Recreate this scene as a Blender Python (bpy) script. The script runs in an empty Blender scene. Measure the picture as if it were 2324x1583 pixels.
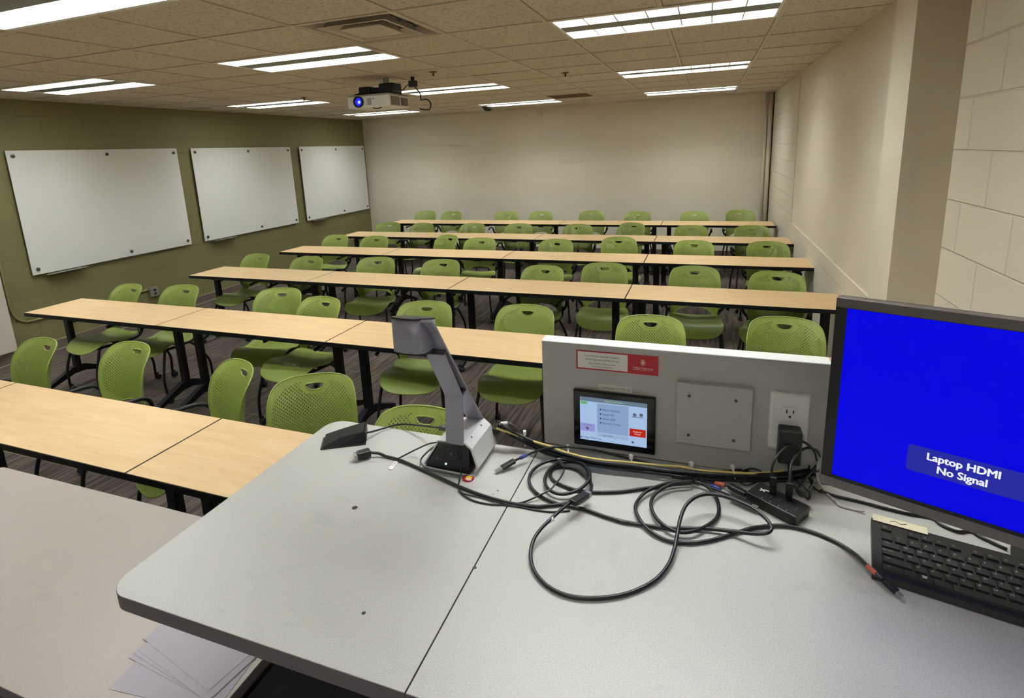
import bpy, bmesh, math, random
from mathutils import Vector, Matrix
from mathutils.geometry import delaunay_2d_cdt
random.seed(7)
PI = math.pi
scn = bpy.context.scene
COL = scn.collection

# ------------------------------------------------------------------ camera, world, exposure
FPX, YAW, PITCH, ROLL = 1234.146, 0.353, -0.208, -0.042
CAM = Vector((1.418, -0.196, 1.906)); PPX, PPY = 1151.84, 599.93
def cam_axes():
    cy, sy, cp, sp = math.cos(YAW), math.sin(YAW), math.cos(PITCH), math.sin(PITCH)
    f = Vector((-sy*cp, cy*cp, sp)); r = Vector((cy, sy, 0)); u = r.cross(f)
    cr, sr = math.cos(ROLL), math.sin(ROLL)
    return r*cr+u*sr, u*cr-r*sr, f
RX, RU, RF = cam_axes()
cd = bpy.data.cameras.new('camera'); cam = bpy.data.objects.new('camera', cd); COL.objects.link(cam)
cd.sensor_width = 36; cd.sensor_fit = 'HORIZONTAL'; cd.lens = 36*FPX/2324
cd.shift_x = (1162-PPX)/2324; cd.shift_y = -(791.5-PPY)/2324; cd.clip_start = 0.02; cd.clip_end = 60
m = Matrix((RX, RU, -RF)).transposed().to_4x4(); m.translation = CAM; cam.matrix_world = m
scn.camera = cam
w = bpy.data.worlds.new('world'); scn.world = w; w.use_nodes = True
w.node_tree.nodes['Background'].inputs[0].default_value = (1, .98, .95, 1)
w.node_tree.nodes['Background'].inputs[1].default_value = 0.05
vs = scn.view_settings; vs.view_transform = 'Standard'; vs.look = 'None'; vs.gamma = 1; vs.use_curve_mapping = False
vs.exposure = 0.45; ES = 2**-0.45
LAMP = 30.0           # brightness of the fluorescent tubes
scn.cycles.max_bounces = 10; scn.cycles.diffuse_bounces = 6; scn.cycles.transparent_max_bounces = 24
scn.cycles.sample_clamp_indirect = 8.0

def at(px, py, z):      # point of the photograph's frame on the level z
    d = RF + RX*((px-PPX)/FPX) - RU*((py-PPY)/FPX); return CAM + d*((z-CAM.z)/d.z)

# ------------------------------------------------------------------ materials
def lin(c):
    return tuple((v/12.92 if v <= .04045 else ((v+.055)/1.055)**2.4) for v in [x/255 for x in c])+(1,)
MATS = {}
def mat(name, rgb=(128,128,128), rough=.5, metal=0, spec=.5, emit=None, estr=1, coat=0):
    if name in MATS: return MATS[name]
    m = bpy.data.materials.new(name); m.use_nodes = True; b = m.node_tree.nodes['Principled BSDF']
    b.inputs['Base Color'].default_value = lin(rgb); b.inputs['Roughness'].default_value = rough
    b.inputs['Metallic'].default_value = metal; b.inputs['Specular IOR Level'].default_value = spec
    b.inputs['Coat Weight'].default_value = coat
    if emit:
        b.inputs['Emission Color'].default_value = lin(emit); b.inputs['Emission Strength'].default_value = estr
    MATS[name] = m; return m
class NT:
    def __init__(s, m): s.t = m.node_tree; s.b = s.t.nodes['Principled BSDF']
    def n(s, typ, **k):
        x = s.t.nodes.new(typ)
        for a, v in k.items(): setattr(x, a, v)
        return x
    def l(s, a, b): s.t.links.new(a, b)
    def math(s, op, a, b=None, c=None):
        x = s.n('ShaderNodeMath', operation=op)
        for i, v in enumerate((a, b, c)):
            if v is None: continue
            if isinstance(v, (int, float)): x.inputs[i].default_value = v
            else: s.l(v, x.inputs[i])
        return x.outputs[0]
    def mix(s, fac, a, b):
        x = s.n('ShaderNodeMix', data_type='RGBA')
        if isinstance(fac, (int, float)): x.inputs[0].default_value = fac
        else: s.l(fac, x.inputs[0])
        for i, v in ((6, a), (7, b)):
            if isinstance(v, tuple): x.inputs[i].default_value = v
            else: s.l(v, x.inputs[i])
        return x.outputs[2]
    def noise(s, scale, detail=2, vec=None, rough=.5, dist=0):
        x = s.n('ShaderNodeTexNoise'); x.inputs['Scale'].default_value = scale; x.inputs['Detail'].default_value = detail
        x.inputs['Roughness'].default_value = rough; x.inputs['Distortion'].default_value = dist
        if vec is not None: s.l(vec, x.inputs['Vector'])
        return x.outputs[0]
    def ramp(s, v, lo, hi):
        x = s.n('ShaderNodeMapRange'); s.l(v, x.inputs[0]); x.inputs[1].default_value = lo; x.inputs[2].default_value = hi
        return x.outputs[0]
    def obj(s, scale=(1,1,1), loc=(0,0,0)):
        c = s.n('ShaderNodeTexCoord'); mp = s.n('ShaderNodeMapping'); mp.inputs['Scale'].default_value = scale
        mp.inputs['Location'].default_value = loc
        s.l(c.outputs['Object'], mp.inputs[0]); return mp.outputs[0]
    def sep(s, v):
        x = s.n('ShaderNodeSeparateXYZ'); s.l(v, x.inputs[0]); return x.outputs
    def comb(s, a, b, c=0):
        x = s.n('ShaderNodeCombineXYZ')
        for i, v in enumerate((a, b, c)):
            if isinstance(v, (int, float)): x.inputs[i].default_value = v
            else: s.l(v, x.inputs[i])
        return x.outputs[0]
    def bump(s, h, strength=.3, dist=.01, prev=None):
        x = s.n('ShaderNodeBump'); x.inputs['Strength'].default_value = strength; x.inputs['Distance'].default_value = dist
        s.l(h, x.inputs['Height'])
        if prev is not None: s.l(prev, x.inputs['Normal'])
        return x.outputs[0]
def block_mat(name, rgb, axis, bumpy=.5, mort=.95):
    m = mat(name, rgb, .62); t = NT(m)
    o = t.sep(t.obj()); v = t.comb(o[axis], o[2])
    bk = t.n('ShaderNodeTexBrick'); t.l(v, bk.inputs['Vector']); bk.inputs['Scale'].default_value = 1
    bk.inputs['Brick Width'].default_value = .4064; bk.inputs['Row Height'].default_value = .2032
    bk.inputs['Mortar Size'].default_value = .005; bk.inputs['Mortar Smooth'].default_value = .6; bk.offset = .5
    bk.inputs['Color1'].default_value = (1,1,1,1); bk.inputs['Color2'].default_value = (.97,.97,.97,1); bk.inputs['Mortar'].default_value = (mort,mort,mort,1)
    ns = t.noise(34, 4); n2 = t.noise(3, 3)
    base = t.mix(t.ramp(n2, .2, .8), tuple(x*.93 for x in lin(rgb)[:3])+(1,), lin(rgb))
    mul = t.n('ShaderNodeMix', data_type='RGBA', blend_type='MULTIPLY'); mul.inputs[0].default_value = 1
    t.l(base, mul.inputs[6]); t.l(bk.outputs['Color'], mul.inputs[7]); t.l(mul.outputs[2], t.b.inputs['Base Color'])
    inv = t.math('SUBTRACT', 1, bk.outputs['Fac'])
    b1 = t.bump(ns, .22*bumpy, .006); t.l(t.bump(inv, .55*bumpy, .008, b1), t.b.inputs['Normal'])
    return m
def speckle(name, rgb, dark, rough=.42, amt=.35, smudge=True, spec=.5):
    m = mat(name, rgb, rough, spec=spec); t = NT(m)
    v = t.obj()
    n1 = t.noise(760, 2, v, .6); n2 = t.noise(1500, 1, v)
    c = t.mix(t.math('MULTIPLY', t.ramp(n1, .47, .66), amt), lin(rgb), lin(dark))
    c = t.mix(t.math('MULTIPLY', t.ramp(n2, .6, .72), amt*.5), c, (.8,.8,.78,1))
    if smudge:
        s = t.noise(7, 6, v, .65, .6)
        c = t.mix(t.math('MULTIPLY', t.ramp(s, .60, .80), .30), c, lin(dark))
        s2 = t.noise(22, 5, t.obj((1, 2.2, 1)), .7, 1.0)
        c = t.mix(t.math('MULTIPLY', t.ramp(s2, .64, .76), .30), c, lin(dark))
        t.l(t.ramp(s, .2, .9), t.b.inputs['Roughness']) if False else None
    t.l(c, t.b.inputs['Base Color']); return m
def wood_mat(name):
    m = mat(name, (226,186,126), .42, spec=.4); t = NT(m)
    n1 = t.noise(6, 6, t.obj((.6, 5, 1)), .6, .5); n2 = t.noise(30, 4, t.obj((.35, 5, 1)), .6); n3 = t.noise(1.7, 2, t.obj())
    rnd = t.n('ShaderNodeObjectInfo')
    c = t.mix(t.ramp(n1, .3, .75), lin((206,177,134)), lin((190,158,113)))
    c = t.mix(t.math('MULTIPLY', t.ramp(n2, .55, .8), .35), c, lin((166,132,92)))
    c = t.mix(t.math('MULTIPLY', t.ramp(n3, .3, .8), .2), c, lin((210,184,142)))
    t.l(c, t.b.inputs['Base Color']); return m
def perf_mat(name, rgb, spacing, r, uh, vh, hole=None):
    """green plastic shell with a diamond grid of real see-through holes, laid out in the part's own UV metres"""
    m = mat(name, rgb, .42, spec=.45); t = NT(m)
    uv = t.n('ShaderNodeUVMap'); o = t.sep(uv.outputs[0]); U, V = o[0], o[1]
    p = t.math('DIVIDE', t.math('ADD', U, V), spacing); q = t.math('DIVIDE', t.math('SUBTRACT', U, V), spacing)
    fp = t.math('SUBTRACT', t.math('FRACT', p), .5); fq = t.math('SUBTRACT', t.math('FRACT', q), .5)
    d = t.math('ADD', t.math('MULTIPLY', fp, fp), t.math('MULTIPLY', fq, fq))
    inside = t.math('LESS_THAN', d, (r/spacing)**2)
    ex = t.math('DIVIDE', U, uh[1]); ey = t.math('DIVIDE', t.math('SUBTRACT', V, vh[0]), vh[1])
    e = t.math('ADD', t.math('POWER', t.math('ABSOLUTE', ex), 3.0), t.math('POWER', t.math('ABSOLUTE', ey), 3.0))
    inside = t.math('MULTIPLY', inside, t.math('LESS_THAN', e, 1))
    if hole:
        hx = t.math('DIVIDE', U, hole[1]); hy = t.math('DIVIDE', t.math('SUBTRACT', V, hole[0]), hole[2])
        inside = t.math('MULTIPLY', inside, t.math('GREATER_THAN', t.math('ADD', t.math('MULTIPLY', hx, hx), t.math('MULTIPLY', hy, hy)), 1))
    out = t.t.nodes['Material Output']; tr = t.n('ShaderNodeBsdfTransparent'); mx = t.n('ShaderNodeMixShader')
    t.l(inside, mx.inputs[0]); t.l(t.b.outputs[0], mx.inputs[1]); t.l(tr.outputs[0], mx.inputs[2]); t.l(mx.outputs[0], out.inputs[0])
    return m
CREAM = (220,212,194)
M_back = block_mat('cream painted block back', (230,223,206), 0, .4, .97)
M_side = block_mat('cream painted block side', CREAM, 1, 1.3)
M_green = block_mat('olive painted block', (118,114,74), 1, .5, .93)
M_dry = mat('cream painted plaster', CREAM, .6)
t = NT(M_dry); t.l(t.bump(t.noise(60, 3), .08, .004), t.b.inputs['Normal'])
M_rough = mat('rough painted concrete', CREAM, .7)
t = NT(M_rough); t.l(t.bump(t.noise(28, 5, t.obj((1,1,.25))), .5, .006), t.b.inputs['Normal'])
M_base = mat('taupe rubber base', (104,92,84), .5)
def ceil_mat():
    m = mat('speckled ceiling tile', (206,198,182), .9, spec=.1); t = NT(m)
    v = t.obj(); n1 = t.noise(62, 4, v, .75); n2 = t.noise(1.3, 1, v)
    c = t.mix(t.math('MULTIPLY', t.ramp(n1, .54, .62), .60), lin((210,203,188)), lin((122,108,90)))
    o = t.sep(v)
    gx = t.math('ABSOLUTE', t.math('SUBTRACT', t.math('FRACT', t.math('DIVIDE', t.math('SUBTRACT', o[0], .5408-20*.625), .625)), .5))
    gy = t.math('ABSOLUTE', t.math('SUBTRACT', t.math('FRACT', t.math('DIVIDE', t.math('SUBTRACT', o[1], 2.9697-20*.61), .61)), .5))
    ed = t.math('MAXIMUM', t.math('GREATER_THAN', gx, .5-.016/.625), t.math('GREATER_THAN', gy, .5-.0155/.61))
    c = t.mix(t.math('MULTIPLY', ed, .8), c, lin((80,64,46)))  # shadow of the groove beside the grid bars, painted along tile edges
    t.l(c, t.b.inputs['Base Color']); t.l(t.bump(n1, .25, .004), t.b.inputs['Normal']); return m
M_ceil = ceil_mat()
M_tee = mat('ceiling grid paint', (204,196,180), .6)
def carpet():
    m = mat('streaked carpet', (92,84,78), .95, spec=.05); t = NT(m)
    v = t.obj((1,.045,1)); s1 = t.noise(46, 4, v, .7); s2 = t.noise(13, 3, t.obj((1,.12,1)), .6); n = t.noise(260, 2, t.obj())
    c = t.mix(t.ramp(s1, .38, .66), lin((62,56,52)), lin((108,99,91)))
    c = t.mix(t.math('MULTIPLY', t.ramp(s2, .5, .75), .5), c, lin((78,66,62)))
    c = t.mix(t.math('MULTIPLY', t.ramp(n, .45, .7), .25), c, lin((44,40,38)))
    o = t.sep(t.obj()); gy = t.math('ABSOLUTE', t.math('SUBTRACT', t.math('FRACT', t.math('DIVIDE', o[1], .914)), .5))
    c = t.mix(t.math('MULTIPLY', t.math('GREATER_THAN', gy, .494), .35), c, lin((130,122,100)))
    t.l(c, t.b.inputs['Base Color']); t.l(t.bump(n, .4, .003), t.b.inputs['Normal']); return m
M_carpet = carpet()
M_wood = wood_mat('maple laminate')
M_edge = mat('black green edge band', (7,13,12), .55, spec=.3)
M_blk = mat('black powder coat', (11,11,15), .45, spec=.4)
M_blkp = mat('black plastic', (12,12,13), .42)
M_wheel = mat('caster wheel', (34,34,36), .45)
GREEN = (132,147,68)
M_bk = perf_mat('green shell back', GREEN, .0172, .0043, (0,.200), (.215,.160), (.352,.070,.040))
M_st = perf_mat('green shell seat', GREEN, .0175, .0043, (0,.190), (.17,.155))
M_desk = speckle('grey speckled laminate', (182,182,177), (104,103,100), .36, .5)
M_desk2 = speckle('taupe speckled laminate', (156,148,140), (98,90,84), .4, .4)
M_hutch = speckle('grey laminate panel', (180,177,174), (140,137,135), .5, .35, False)
M_dedge = mat('dark grey edge band', (88,82,86), .5)
M_alu = mat('brushed aluminium', (176,176,186), .38, .75)
M_alud = mat('grey aluminium arm', (146,144,156), .45, .3)
M_white = mat('white plastic', (232,232,228), .35)
M_glassb = mat('white glass board', (236,239,236), .14, coat=.3)
M_steel = mat('steel', (170,170,168), .3, .9)
M_dsteel = mat('dark steel', (84,84,84), .35, .8)
M_yel = mat('yellow cable', (222,202,116), .5)
M_grey = mat('grey paint', (150,148,146), .5)
M_red = mat('red print', (176,26,34), .45)
M_wht = mat('white print', (232,230,226), .5)
M_ink = mat('black ink', (24,24,26), .5)
M_cord = mat('black cable', (11,16,17), .4)
M_cream = mat('cream paint', CREAM, .5)

# ------------------------------------------------------------------ mesh helpers
def add_box(bm, lo, hi, bevel=0, seg=2, rot=None, mi=0):
    c = [(a+b)/2 for a, b in zip(lo, hi)]; s = [b-a for a, b in zip(lo, hi)]
    tmp = bmesh.new(); bmesh.ops.create_cube(tmp, size=1)
    for v in tmp.verts: v.co = Vector((v.co.x*s[0], v.co.y*s[1], v.co.z*s[2]))
    if bevel: bmesh.ops.bevel(tmp, geom=tmp.edges[:], offset=bevel, segments=seg, affect='EDGES', profile=.5)
    M = Matrix.Translation(c)
    if rot is not None: M = M @ rot
    join(bm, tmp, M, mi)
def join(bm, tmp, M=Matrix(), mi=None):
    vm = {}
    for v in tmp.verts: vm[v] = bm.verts.new(M @ v.co)
    for f in tmp.faces:
        try:
            g = bm.faces.new([vm[v] for v in f.verts]); g.smooth = f.smooth; g.material_index = f.material_index if mi is None else mi
        except ValueError: pass
    tmp.free()
def spline(pts, n=6):
    P = [Vector(p) for p in pts]
    if len(P) < 3: return P
    Q = [P[0]*2-P[1]] + P + [P[-1]*2-P[-2]]; out = []
    for i in range(1, len(Q)-2):
        for k in range(n):
            u = k/n; a, b, c, d = Q[i-1], Q[i], Q[i+1], Q[i+2]
            out.append(.5*((2*b)+(c-a)*u+(2*a-5*b+4*c-d)*u*u+(-a+3*b-3*c+d)*u**3))
    return out+[P[-1]]
def add_tube(bm, pts, r, sides=8, cap=True, mi=0, flat=1.0):
    P = [Vector(p) for p in pts]; rings = []; N = None
    rr = r if isinstance(r, (list, tuple)) else [r]*len(P)
    for i, p in enumerate(P):
        T = (P[min(i+1, len(P)-1)]-P[max(i-1, 0)])
        if T.length < 1e-9: T = Vector((0,0,1))
        T.normalize()
        if N is None:
            N = T.orthogonal().normalized() if abs(T.z) > .99 else Vector((0,0,1)).cross(T).normalized()
        N = (N-T*N.dot(T)); N = N.normalized() if N.length > 1e-6 else T.orthogonal().normalized()
        B = T.cross(N)
        rings.append([bm.verts.new(p+(N*math.cos(a)+B*math.sin(a)*flat)*rr[i]) for a in [2*PI*k/sides for k in range(sides)]])
    for a, b in zip(rings, rings[1:]):
        for k in range(sides):
            f = bm.faces.new((a[k], a[(k+1) % sides], b[(k+1) % sides], b[k])); f.smooth = True; f.material_index = mi
    if cap:
        bm.faces.new(rings[0][::-1]).material_index = mi; bm.faces.new(rings[-1]).material_index = mi
def add_lathe(bm, prof, M=Matrix(), sides=24, mi=0):
    rings = [[bm.verts.new(M @ Vector((r*math.cos(2*PI*k/sides), r*math.sin(2*PI*k/sides), z))) for k in range(sides)] for r, z in prof]
    for a, b in zip(rings, rings[1:]):
        for k in range(sides):
            f = bm.faces.new((a[k], a[(k+1) % sides], b[(k+1) % sides], b[k])); f.smooth = True; f.material_index = mi
    bm.faces.new(rings[0][::-1]).material_index = mi; bm.faces.new(rings[-1]).material_index = mi
def add_prism(bm, poly, h0, h1, M=Matrix(), mi=0, smooth=False):
    a = [bm.verts.new(M @ Vector((x, y, h0))) for x, y in poly]; b = [bm.verts.new(M @ Vector((x, y, h1))) for x, y in poly]; n = len(poly)
    bm.faces.new(a[::-1]).material_index = mi; bm.faces.new(b).material_index = mi
    for k in range(n):
        f = bm.faces.new((a[k], a[(k+1) % n], b[(k+1) % n], b[k])); f.material_index = mi; f.smooth = smooth
def rrect(x0, y0, x1, y1, r, n=5):
    out = []
    for cx, cy, a0 in ((x1-r, y1-r, 0), (x0+r, y1-r, 90), (x0+r, y0+r, 180), (x1-r, y0+r, 270)):
        for k in range(n+1):
            a = math.radians(a0+90*k/n); out.append((cx+r*math.cos(a), cy+r*math.sin(a)))
    return out
def inpoly(x, y, P):
    c = False; j = len(P)-1
    for i in range(len(P)):
        if (P[i][1] > y) != (P[j][1] > y) and x < (P[j][0]-P[i][0])*(y-P[i][1])/(P[j][1]-P[i][1])+P[i][0]: c = not c
        j = i
    return c
def shell(outer, holes, fn, thick, step=.03, bead=0):
    """closed curved plate: 2D outline with holes, bent by fn(a, b) -> point, given thickness; UVs keep (a, b) in metres"""
    pts = [Vector(p) for p in outer]; edges = [(i, (i+1) % len(outer)) for i in range(len(outer))]
    for h in holes:
        o = len(pts); pts += [Vector(p) for p in h]; edges += [(o+i, o+(i+1) % len(h)) for i in range(len(h))]
    xs = [p[0] for p in outer]; ys = [p[1] for p in outer]
    x = min(xs)+step*.5
    while x < max(xs):
        y = min(ys)+step*.5
        while y < max(ys):
            if inpoly(x, y, outer) and not any(inpoly(x, y, h) for h in holes): pts.append(Vector((x, y)))
            y += step
        x += step
    V, E, F, *_ = delaunay_2d_cdt(pts, edges, [], 0, 1e-6)
    keep = []
    for f in F:
        cx = sum(V[i].x for i in f)/len(f); cy = sum(V[i].y for i in f)/len(f)
        if inpoly(cx, cy, outer) and not any(inpoly(cx, cy, h) for h in holes): keep.append(f)
    bm = bmesh.new(); uvl = bm.loops.layers.uv.new('UVMap')
    top, bot = [], []
    for v in V:
        e = 1e-3; p = fn(v.x, v.y); n = (fn(v.x+e, v.y)-p).cross(fn(v.x, v.y+e)-p).normalized()
        top.append(bm.verts.new(p+n*thick/2)); bot.append(bm.verts.new(p-n*thick/2))
    cnt = {}
    for f in keep:
        a = bm.faces.new([top[i] for i in f]); b = bm.faces.new([bot[i] for i in f][::-1])
        for fc in (a, b): fc.smooth = True
        for lp, i in zip(a.loops, f): lp[uvl].uv = V[i]
        for lp, i in zip(b.loops, list(f)[::-1]): lp[uvl].uv = V[i]
        for k in range(len(f)):
            e = (f[k], f[(k+1) % len(f)]); cnt[e] = 1
    for (i, j) in cnt:
        if (j, i) not in cnt:
            f = bm.faces.new((top[j], top[i], bot[i], bot[j]))
            for lp in f.loops: lp[uvl].uv = (5, 5)
    for v in [v for v in bm.verts if not v.link_faces]: bm.verts.remove(v)
    for e in bm.edges:
        if len(e.link_faces) == 2 and e.link_faces[0].smooth != e.link_faces[1].smooth: e.smooth = False
    if bead:
        for loop in [outer]+list(holes):
            P = [fn(x, y) for x, y in loop]; add_tube(bm, P+[P[0]], bead, 6, cap=False)
        for f in bm.faces:
            if f.loops[0][uvl].uv.length == 0 and len(f.verts) == 4: 
                for lp in f.loops: lp[uvl].uv = (5, 5)
    return bm
def setp(o, label=None, cat=None, group=None, kind=None):
    if label: o['label'] = label
    if cat: o['category'] = cat
    if group: o['group'] = group
    if kind: o['kind'] = kind
    return o
def obj(name, bm, mats, parent=None, world=False, sharp=None, recenter=True, normals=True):
    if normals: bmesh.ops.recalc_face_normals(bm, faces=bm.faces[:])
    off = Vector((0,0,0))
    if parent is None and recenter:
        xs = [v.co.x for v in bm.verts]; ys = [v.co.y for v in bm.verts]; zs = [v.co.z for v in bm.verts]
        off = Vector(((min(xs)+max(xs))/2, (min(ys)+max(ys))/2, min(zs)))
    elif world: off = parent.location.copy() if parent.parent is None else parent.location+parent.parent.location
    if off.length: bmesh.ops.translate(bm, verts=bm.verts[:], vec=-off)
    me = bpy.data.meshes.new(name); bm.to_mesh(me); bm.free()
    for mm in (mats if isinstance(mats, (list, tuple)) else [mats]): me.materials.append(mm)
    o = bpy.data.objects.new(name, me); COL.objects.link(o)
    if parent: o.parent = parent
    else: o.location = off
    return o
def thing(name, label, cat, loc=(0,0,0), rotz=0, group=None):
    o = bpy.data.objects.new(name, None); COL.objects.link(o); o.location = loc; o.rotation_euler = (0,0,rotz); o.empty_display_size = .1
    return setp(o, label, cat, group)
def struct(name, bm, mats, **k):
    return setp(obj(name, bm, mats, recenter=False, **k), kind='structure')
def dup(src, loc=None, rotz=None, label=None, group=None):
    def cp(o, par):
        c = o.copy(); COL.objects.link(c); c.parent = par
        for ch in o.children: cp(ch, c)
        return c
    r = cp(src, None)
    if loc is not None: r.location = loc
    if rotz is not None: r.rotation_euler = (0,0,rotz)
    if label: r['label'] = label
    if group: r['group'] = group
    return r
def bx(lo, hi, bevel=0, seg=2, rot=None):
    bm = bmesh.new(); add_box(bm, lo, hi, bevel, seg, rot); return bm
def tube(pts, r, sides=8, smooth=0, flat=1.0):
    bm = bmesh.new(); add_tube(bm, spline(pts, smooth) if smooth else pts, r, sides, flat=flat); return bm
def text_bm(s, size, bold=0, align='CENTER', depth=0.0):
    cu = bpy.data.curves.new('t', 'FONT'); cu.body = s; cu.size = size; cu.align_x = align; cu.align_y = 'CENTER'
    cu.extrude = depth; cu.resolution_u = 3
    o = bpy.data.objects.new('t', cu); me = bpy.data.meshes.new_from_object(o)
    bm = bmesh.new(); bm.from_mesh(me)
    if bold > .03:
        for dx, dy in ((-1, 0), (1, 0), (0, 1), (0, -1)):
            t2 = bmesh.new(); t2.from_mesh(me); join(bm, t2, Matrix.Translation((dx*bold*size, dy*bold*size*.7, 0)))
    bpy.data.objects.remove(o); bpy.data.curves.remove(cu); bpy.data.meshes.remove(me)
    return bm
def add_text(bm, s, size, M, bold=0, align='CENTER', mi=0, sx=1.0):
    t = text_bm(s, size, bold, align)
    join(bm, t, M @ Matrix.Diagonal((sx, 1, 1, 1)), mi)
ORD = ['first','second','third','fourth','fifth','sixth','seventh','eighth','ninth']

# ------------------------------------------------------------------ room shell
XL, XR, YB, YF, H = -5.1, 2.37, 9.42, -2.6, 2.6
struct('floor', bx((XL-.2, YF-.2, -.1), (XR+.3, YB+.2, 0)), M_carpet)
struct('wall_left', bx((XL-.15, YF, 0), (XL, YB, 2.95)), M_green)
struct('wall_back', bx((XL-.15, YB, 0), (XR+.3, YB+.15, 2.95)), M_back)
struct('wall_front', bx((XL-.15, YF-.15, 0), (XR+.3, YF, 2.95)), M_back)
bm = bmesh.new()
P = [(XR, YF), (XR+.2, YF), (XR+.2, 2.60)]+[(XR+.035-.035*math.sin(a), 2.565+.035*math.cos(a)) for a in [PI/2*k/8 for k in range(9)]]
add_prism(bm, P, 0, 2.95); add_box(bm, (XR+.2, 2.4, 0), (XR+.3, 3.0, 2.95)); add_box(bm, (XR, 3.1, 0), (XR+.2, 6.9, .935)); add_box(bm, (XR, 6.9, 0), (XR+.2, YB, 2.95))
add_box(bm, (XR+.012, 3.1, .935), (XR+.2, 6.9, 2.95), mi=1)
struct('wall_right', bm, [M_side, M_dry])
bm = bmesh.new()
add_box(bm, (2.30, 2.955, 0), (2.354, 3.28, 2.95)); add_box(bm, (2.353, 2.958, 0), (2.62, 3.28, 2.95), mi=1)
for f in bm.faces:
    if abs(f.calc_center_median().y-2.955) < 1e-4: f.material_index = 2
struct('trim_1', bm, [M_cream, M_dry, M_rough])
bm = bmesh.new(); add_box(bm, (2.298, 3.10, .905), (2.302, 3.112, .925)); setp(obj('paint_chip', bm, mat('grey chip', (120,112,104), .7)), 'small grey paint chip on the cream column by the right wall', 'mark')
# left base board
def baseboard(name, lo, hi, top):
    bm = bmesh.new(); add_box(bm, lo, hi, .003); struct(name, bm, M_base)
baseboard('baseboard_left', (XL, YF, 0), (XL+.008, YB, .105), 0)
baseboard('baseboard_back', (XL+.01, YB-.008, 0), (XR, YB, .105), 0)
struct('trim_2', bx((XL+.0075, YF, 0), (XL+.014, YB, .006)), mat('pale caulk', (176,164,144), .6))
struct('trim_3', bx((XL, YF, .105), (XL+.006, YB, .110)), mat('olive edge highlight', (158,150,108), .6))  # thin highlight on the base board's top edge, painted as a lighter strip
# beige panel at the near end of the left wall
setp(obj('wall_panel', bx((XL+.002, 1.2, .125), (XL+.045, 3.0, 1.95), .012, 3), mat('beige panel', (206,198,186), .55)), 'beige flat panel with rounded corner standing proud of the olive wall', 'panel')

# ceiling with openings for fixtures
PXC, PYC, GX, GY = .625, .61, .5408, 2.9697
LCELLS = {}
for ci in (0, -4, -8):
    for ri in (-7, -3, 0, 4, 8):
        LCELLS[(ci, ri)] = 1
open_cells = set()
for (ci, ri) in LCELLS: open_cells |= {(ci, ri), (ci+1, ri)}
open_cells |= {(-2, -1), (-2, 7)}
ix0 = math.floor((XL-GX)/PXC); ix1 = math.ceil((XR+.1-GX)/PXC); iy0 = math.floor((YF-GY)/PYC); iy1 = math.ceil((YB-GY)/PYC)
bm = bmesh.new()
for i in range(ix0, ix1):
    for j in range(iy0, iy1):
        if (i, j) in open_cells: continue
        x0, x1 = max(GX+i*PXC, XL-.05), min(GX+(i+1)*PXC, XR+.25); y0, y1 = max(GY+j*PYC, YF-.05), min(GY+(j+1)*PYC, YB+.05)
        add_box(bm, (x0, y0, H+.004), (x1, y1, H+.018))
struct('ceiling', bm, M_ceil)
bm = bmesh.new(); e = .012
for i in range(ix0+1, ix1):
    x = GX+i*PXC
    j = iy0
    while j < iy1:
        k = j
        while k < iy1 and not any((ci+1 == i and ri == k) for ci, ri in LCELLS): k += 1
        if k > j: add_box(bm, (x-e, max(GY+j*PYC, YF), H-.001), (x+e, min(GY+k*PYC, YB), H+.006))
        j = k+1
for j in range(iy0+1, iy1):
    add_box(bm, (XL, GY+j*PYC-e, H-.0014), (XR+.02, GY+j*PYC+e, H+.006))
add_box(bm, (XL, YF, H-.002), (XL+.022, YB, H+.006)); add_box(bm, (XR-.022, YF, H-.002), (XR+.03, YB, H+.006)); add_box(bm, (XL, YB-.022, H-.002), (XR, YB, H+.006))
struct('trim_4', bm, M_tee)
# void above the ceiling
struct('trim_5', bx((XL-.2, YF-.2, 2.93), (XR+.3, YB+.2, 2.99)), mat('dark void', (40,38,36), .9))

# ------------------------------------------------------------------ ceiling lights
M_hous = mat('troffer white enamel', (232,234,232), .35)
M_div = mat('troffer grey divider', (120,126,120), .45)
M_lamp = mat('fluorescent lamp', (255,255,255), .5, emit=(250,251,250), estr=LAMP)
def make_light():
    t = thing('ceiling_light', 'x', 'ceiling light', group='recessed ceiling lights')
    L, W, D = 2*PXC-.02, .59, .115; x0, y0 = .01, .01; yc = PYC/2; xe = x0+L
    bm = bmesh.new()
    for a, b in (((x0, y0, 0), (x0+.02, y0+W, D)), ((xe-.02, y0, 0), (xe, y0+W, D)), ((x0, y0, 0), (xe, y0+.03, D)), ((x0, y0+W-.03, 0), (xe, y0+W, D)), ((x0, y0, D), (xe, y0+W, D+.01))):
        add_box(bm, a, b)
    obj('housing', bm, M_hous, t)
    obj('center_divider', bx((x0+.02, yc-.075, .004), (xe-.02, yc+.075, D)), M_div, t)
    for s in (-1, 1):
        ya, yb = sorted((yc+s*.075, yc+s*(W/2-.03)))
        n = 7
        for k in range(1, n):
            xx = x0+.02+(L-.04)*k/n; bm = bmesh.new()
            add_prism(bm, [(-.004, 0), (.004, 0), (.001, .085), (-.001, .085)], ya, yb, Matrix(((1,0,0,xx),(0,0,1,0),(0,1,0,.004),(0,0,0,1))))
            obj('louver_blade', bm, M_hous, t)
        obj('lamp', bx((x0+.03, (ya+yb)/2-.06, D-.016), (xe-.03, (ya+yb)/2+.06, D-.006)), M_lamp, t)
    return t
lt0 = make_light(); first = True
RN = {-7: 'behind the desk', -3: 'in the cross-row above the desk', 0: 'second cross-row', 4: 'third cross-row', 8: 'cross-row closest to the back wall'}
CN = {0: 'by the cream right wall', -4: 'along the middle of the ceiling', -8: 'by the olive left wall'}
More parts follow.
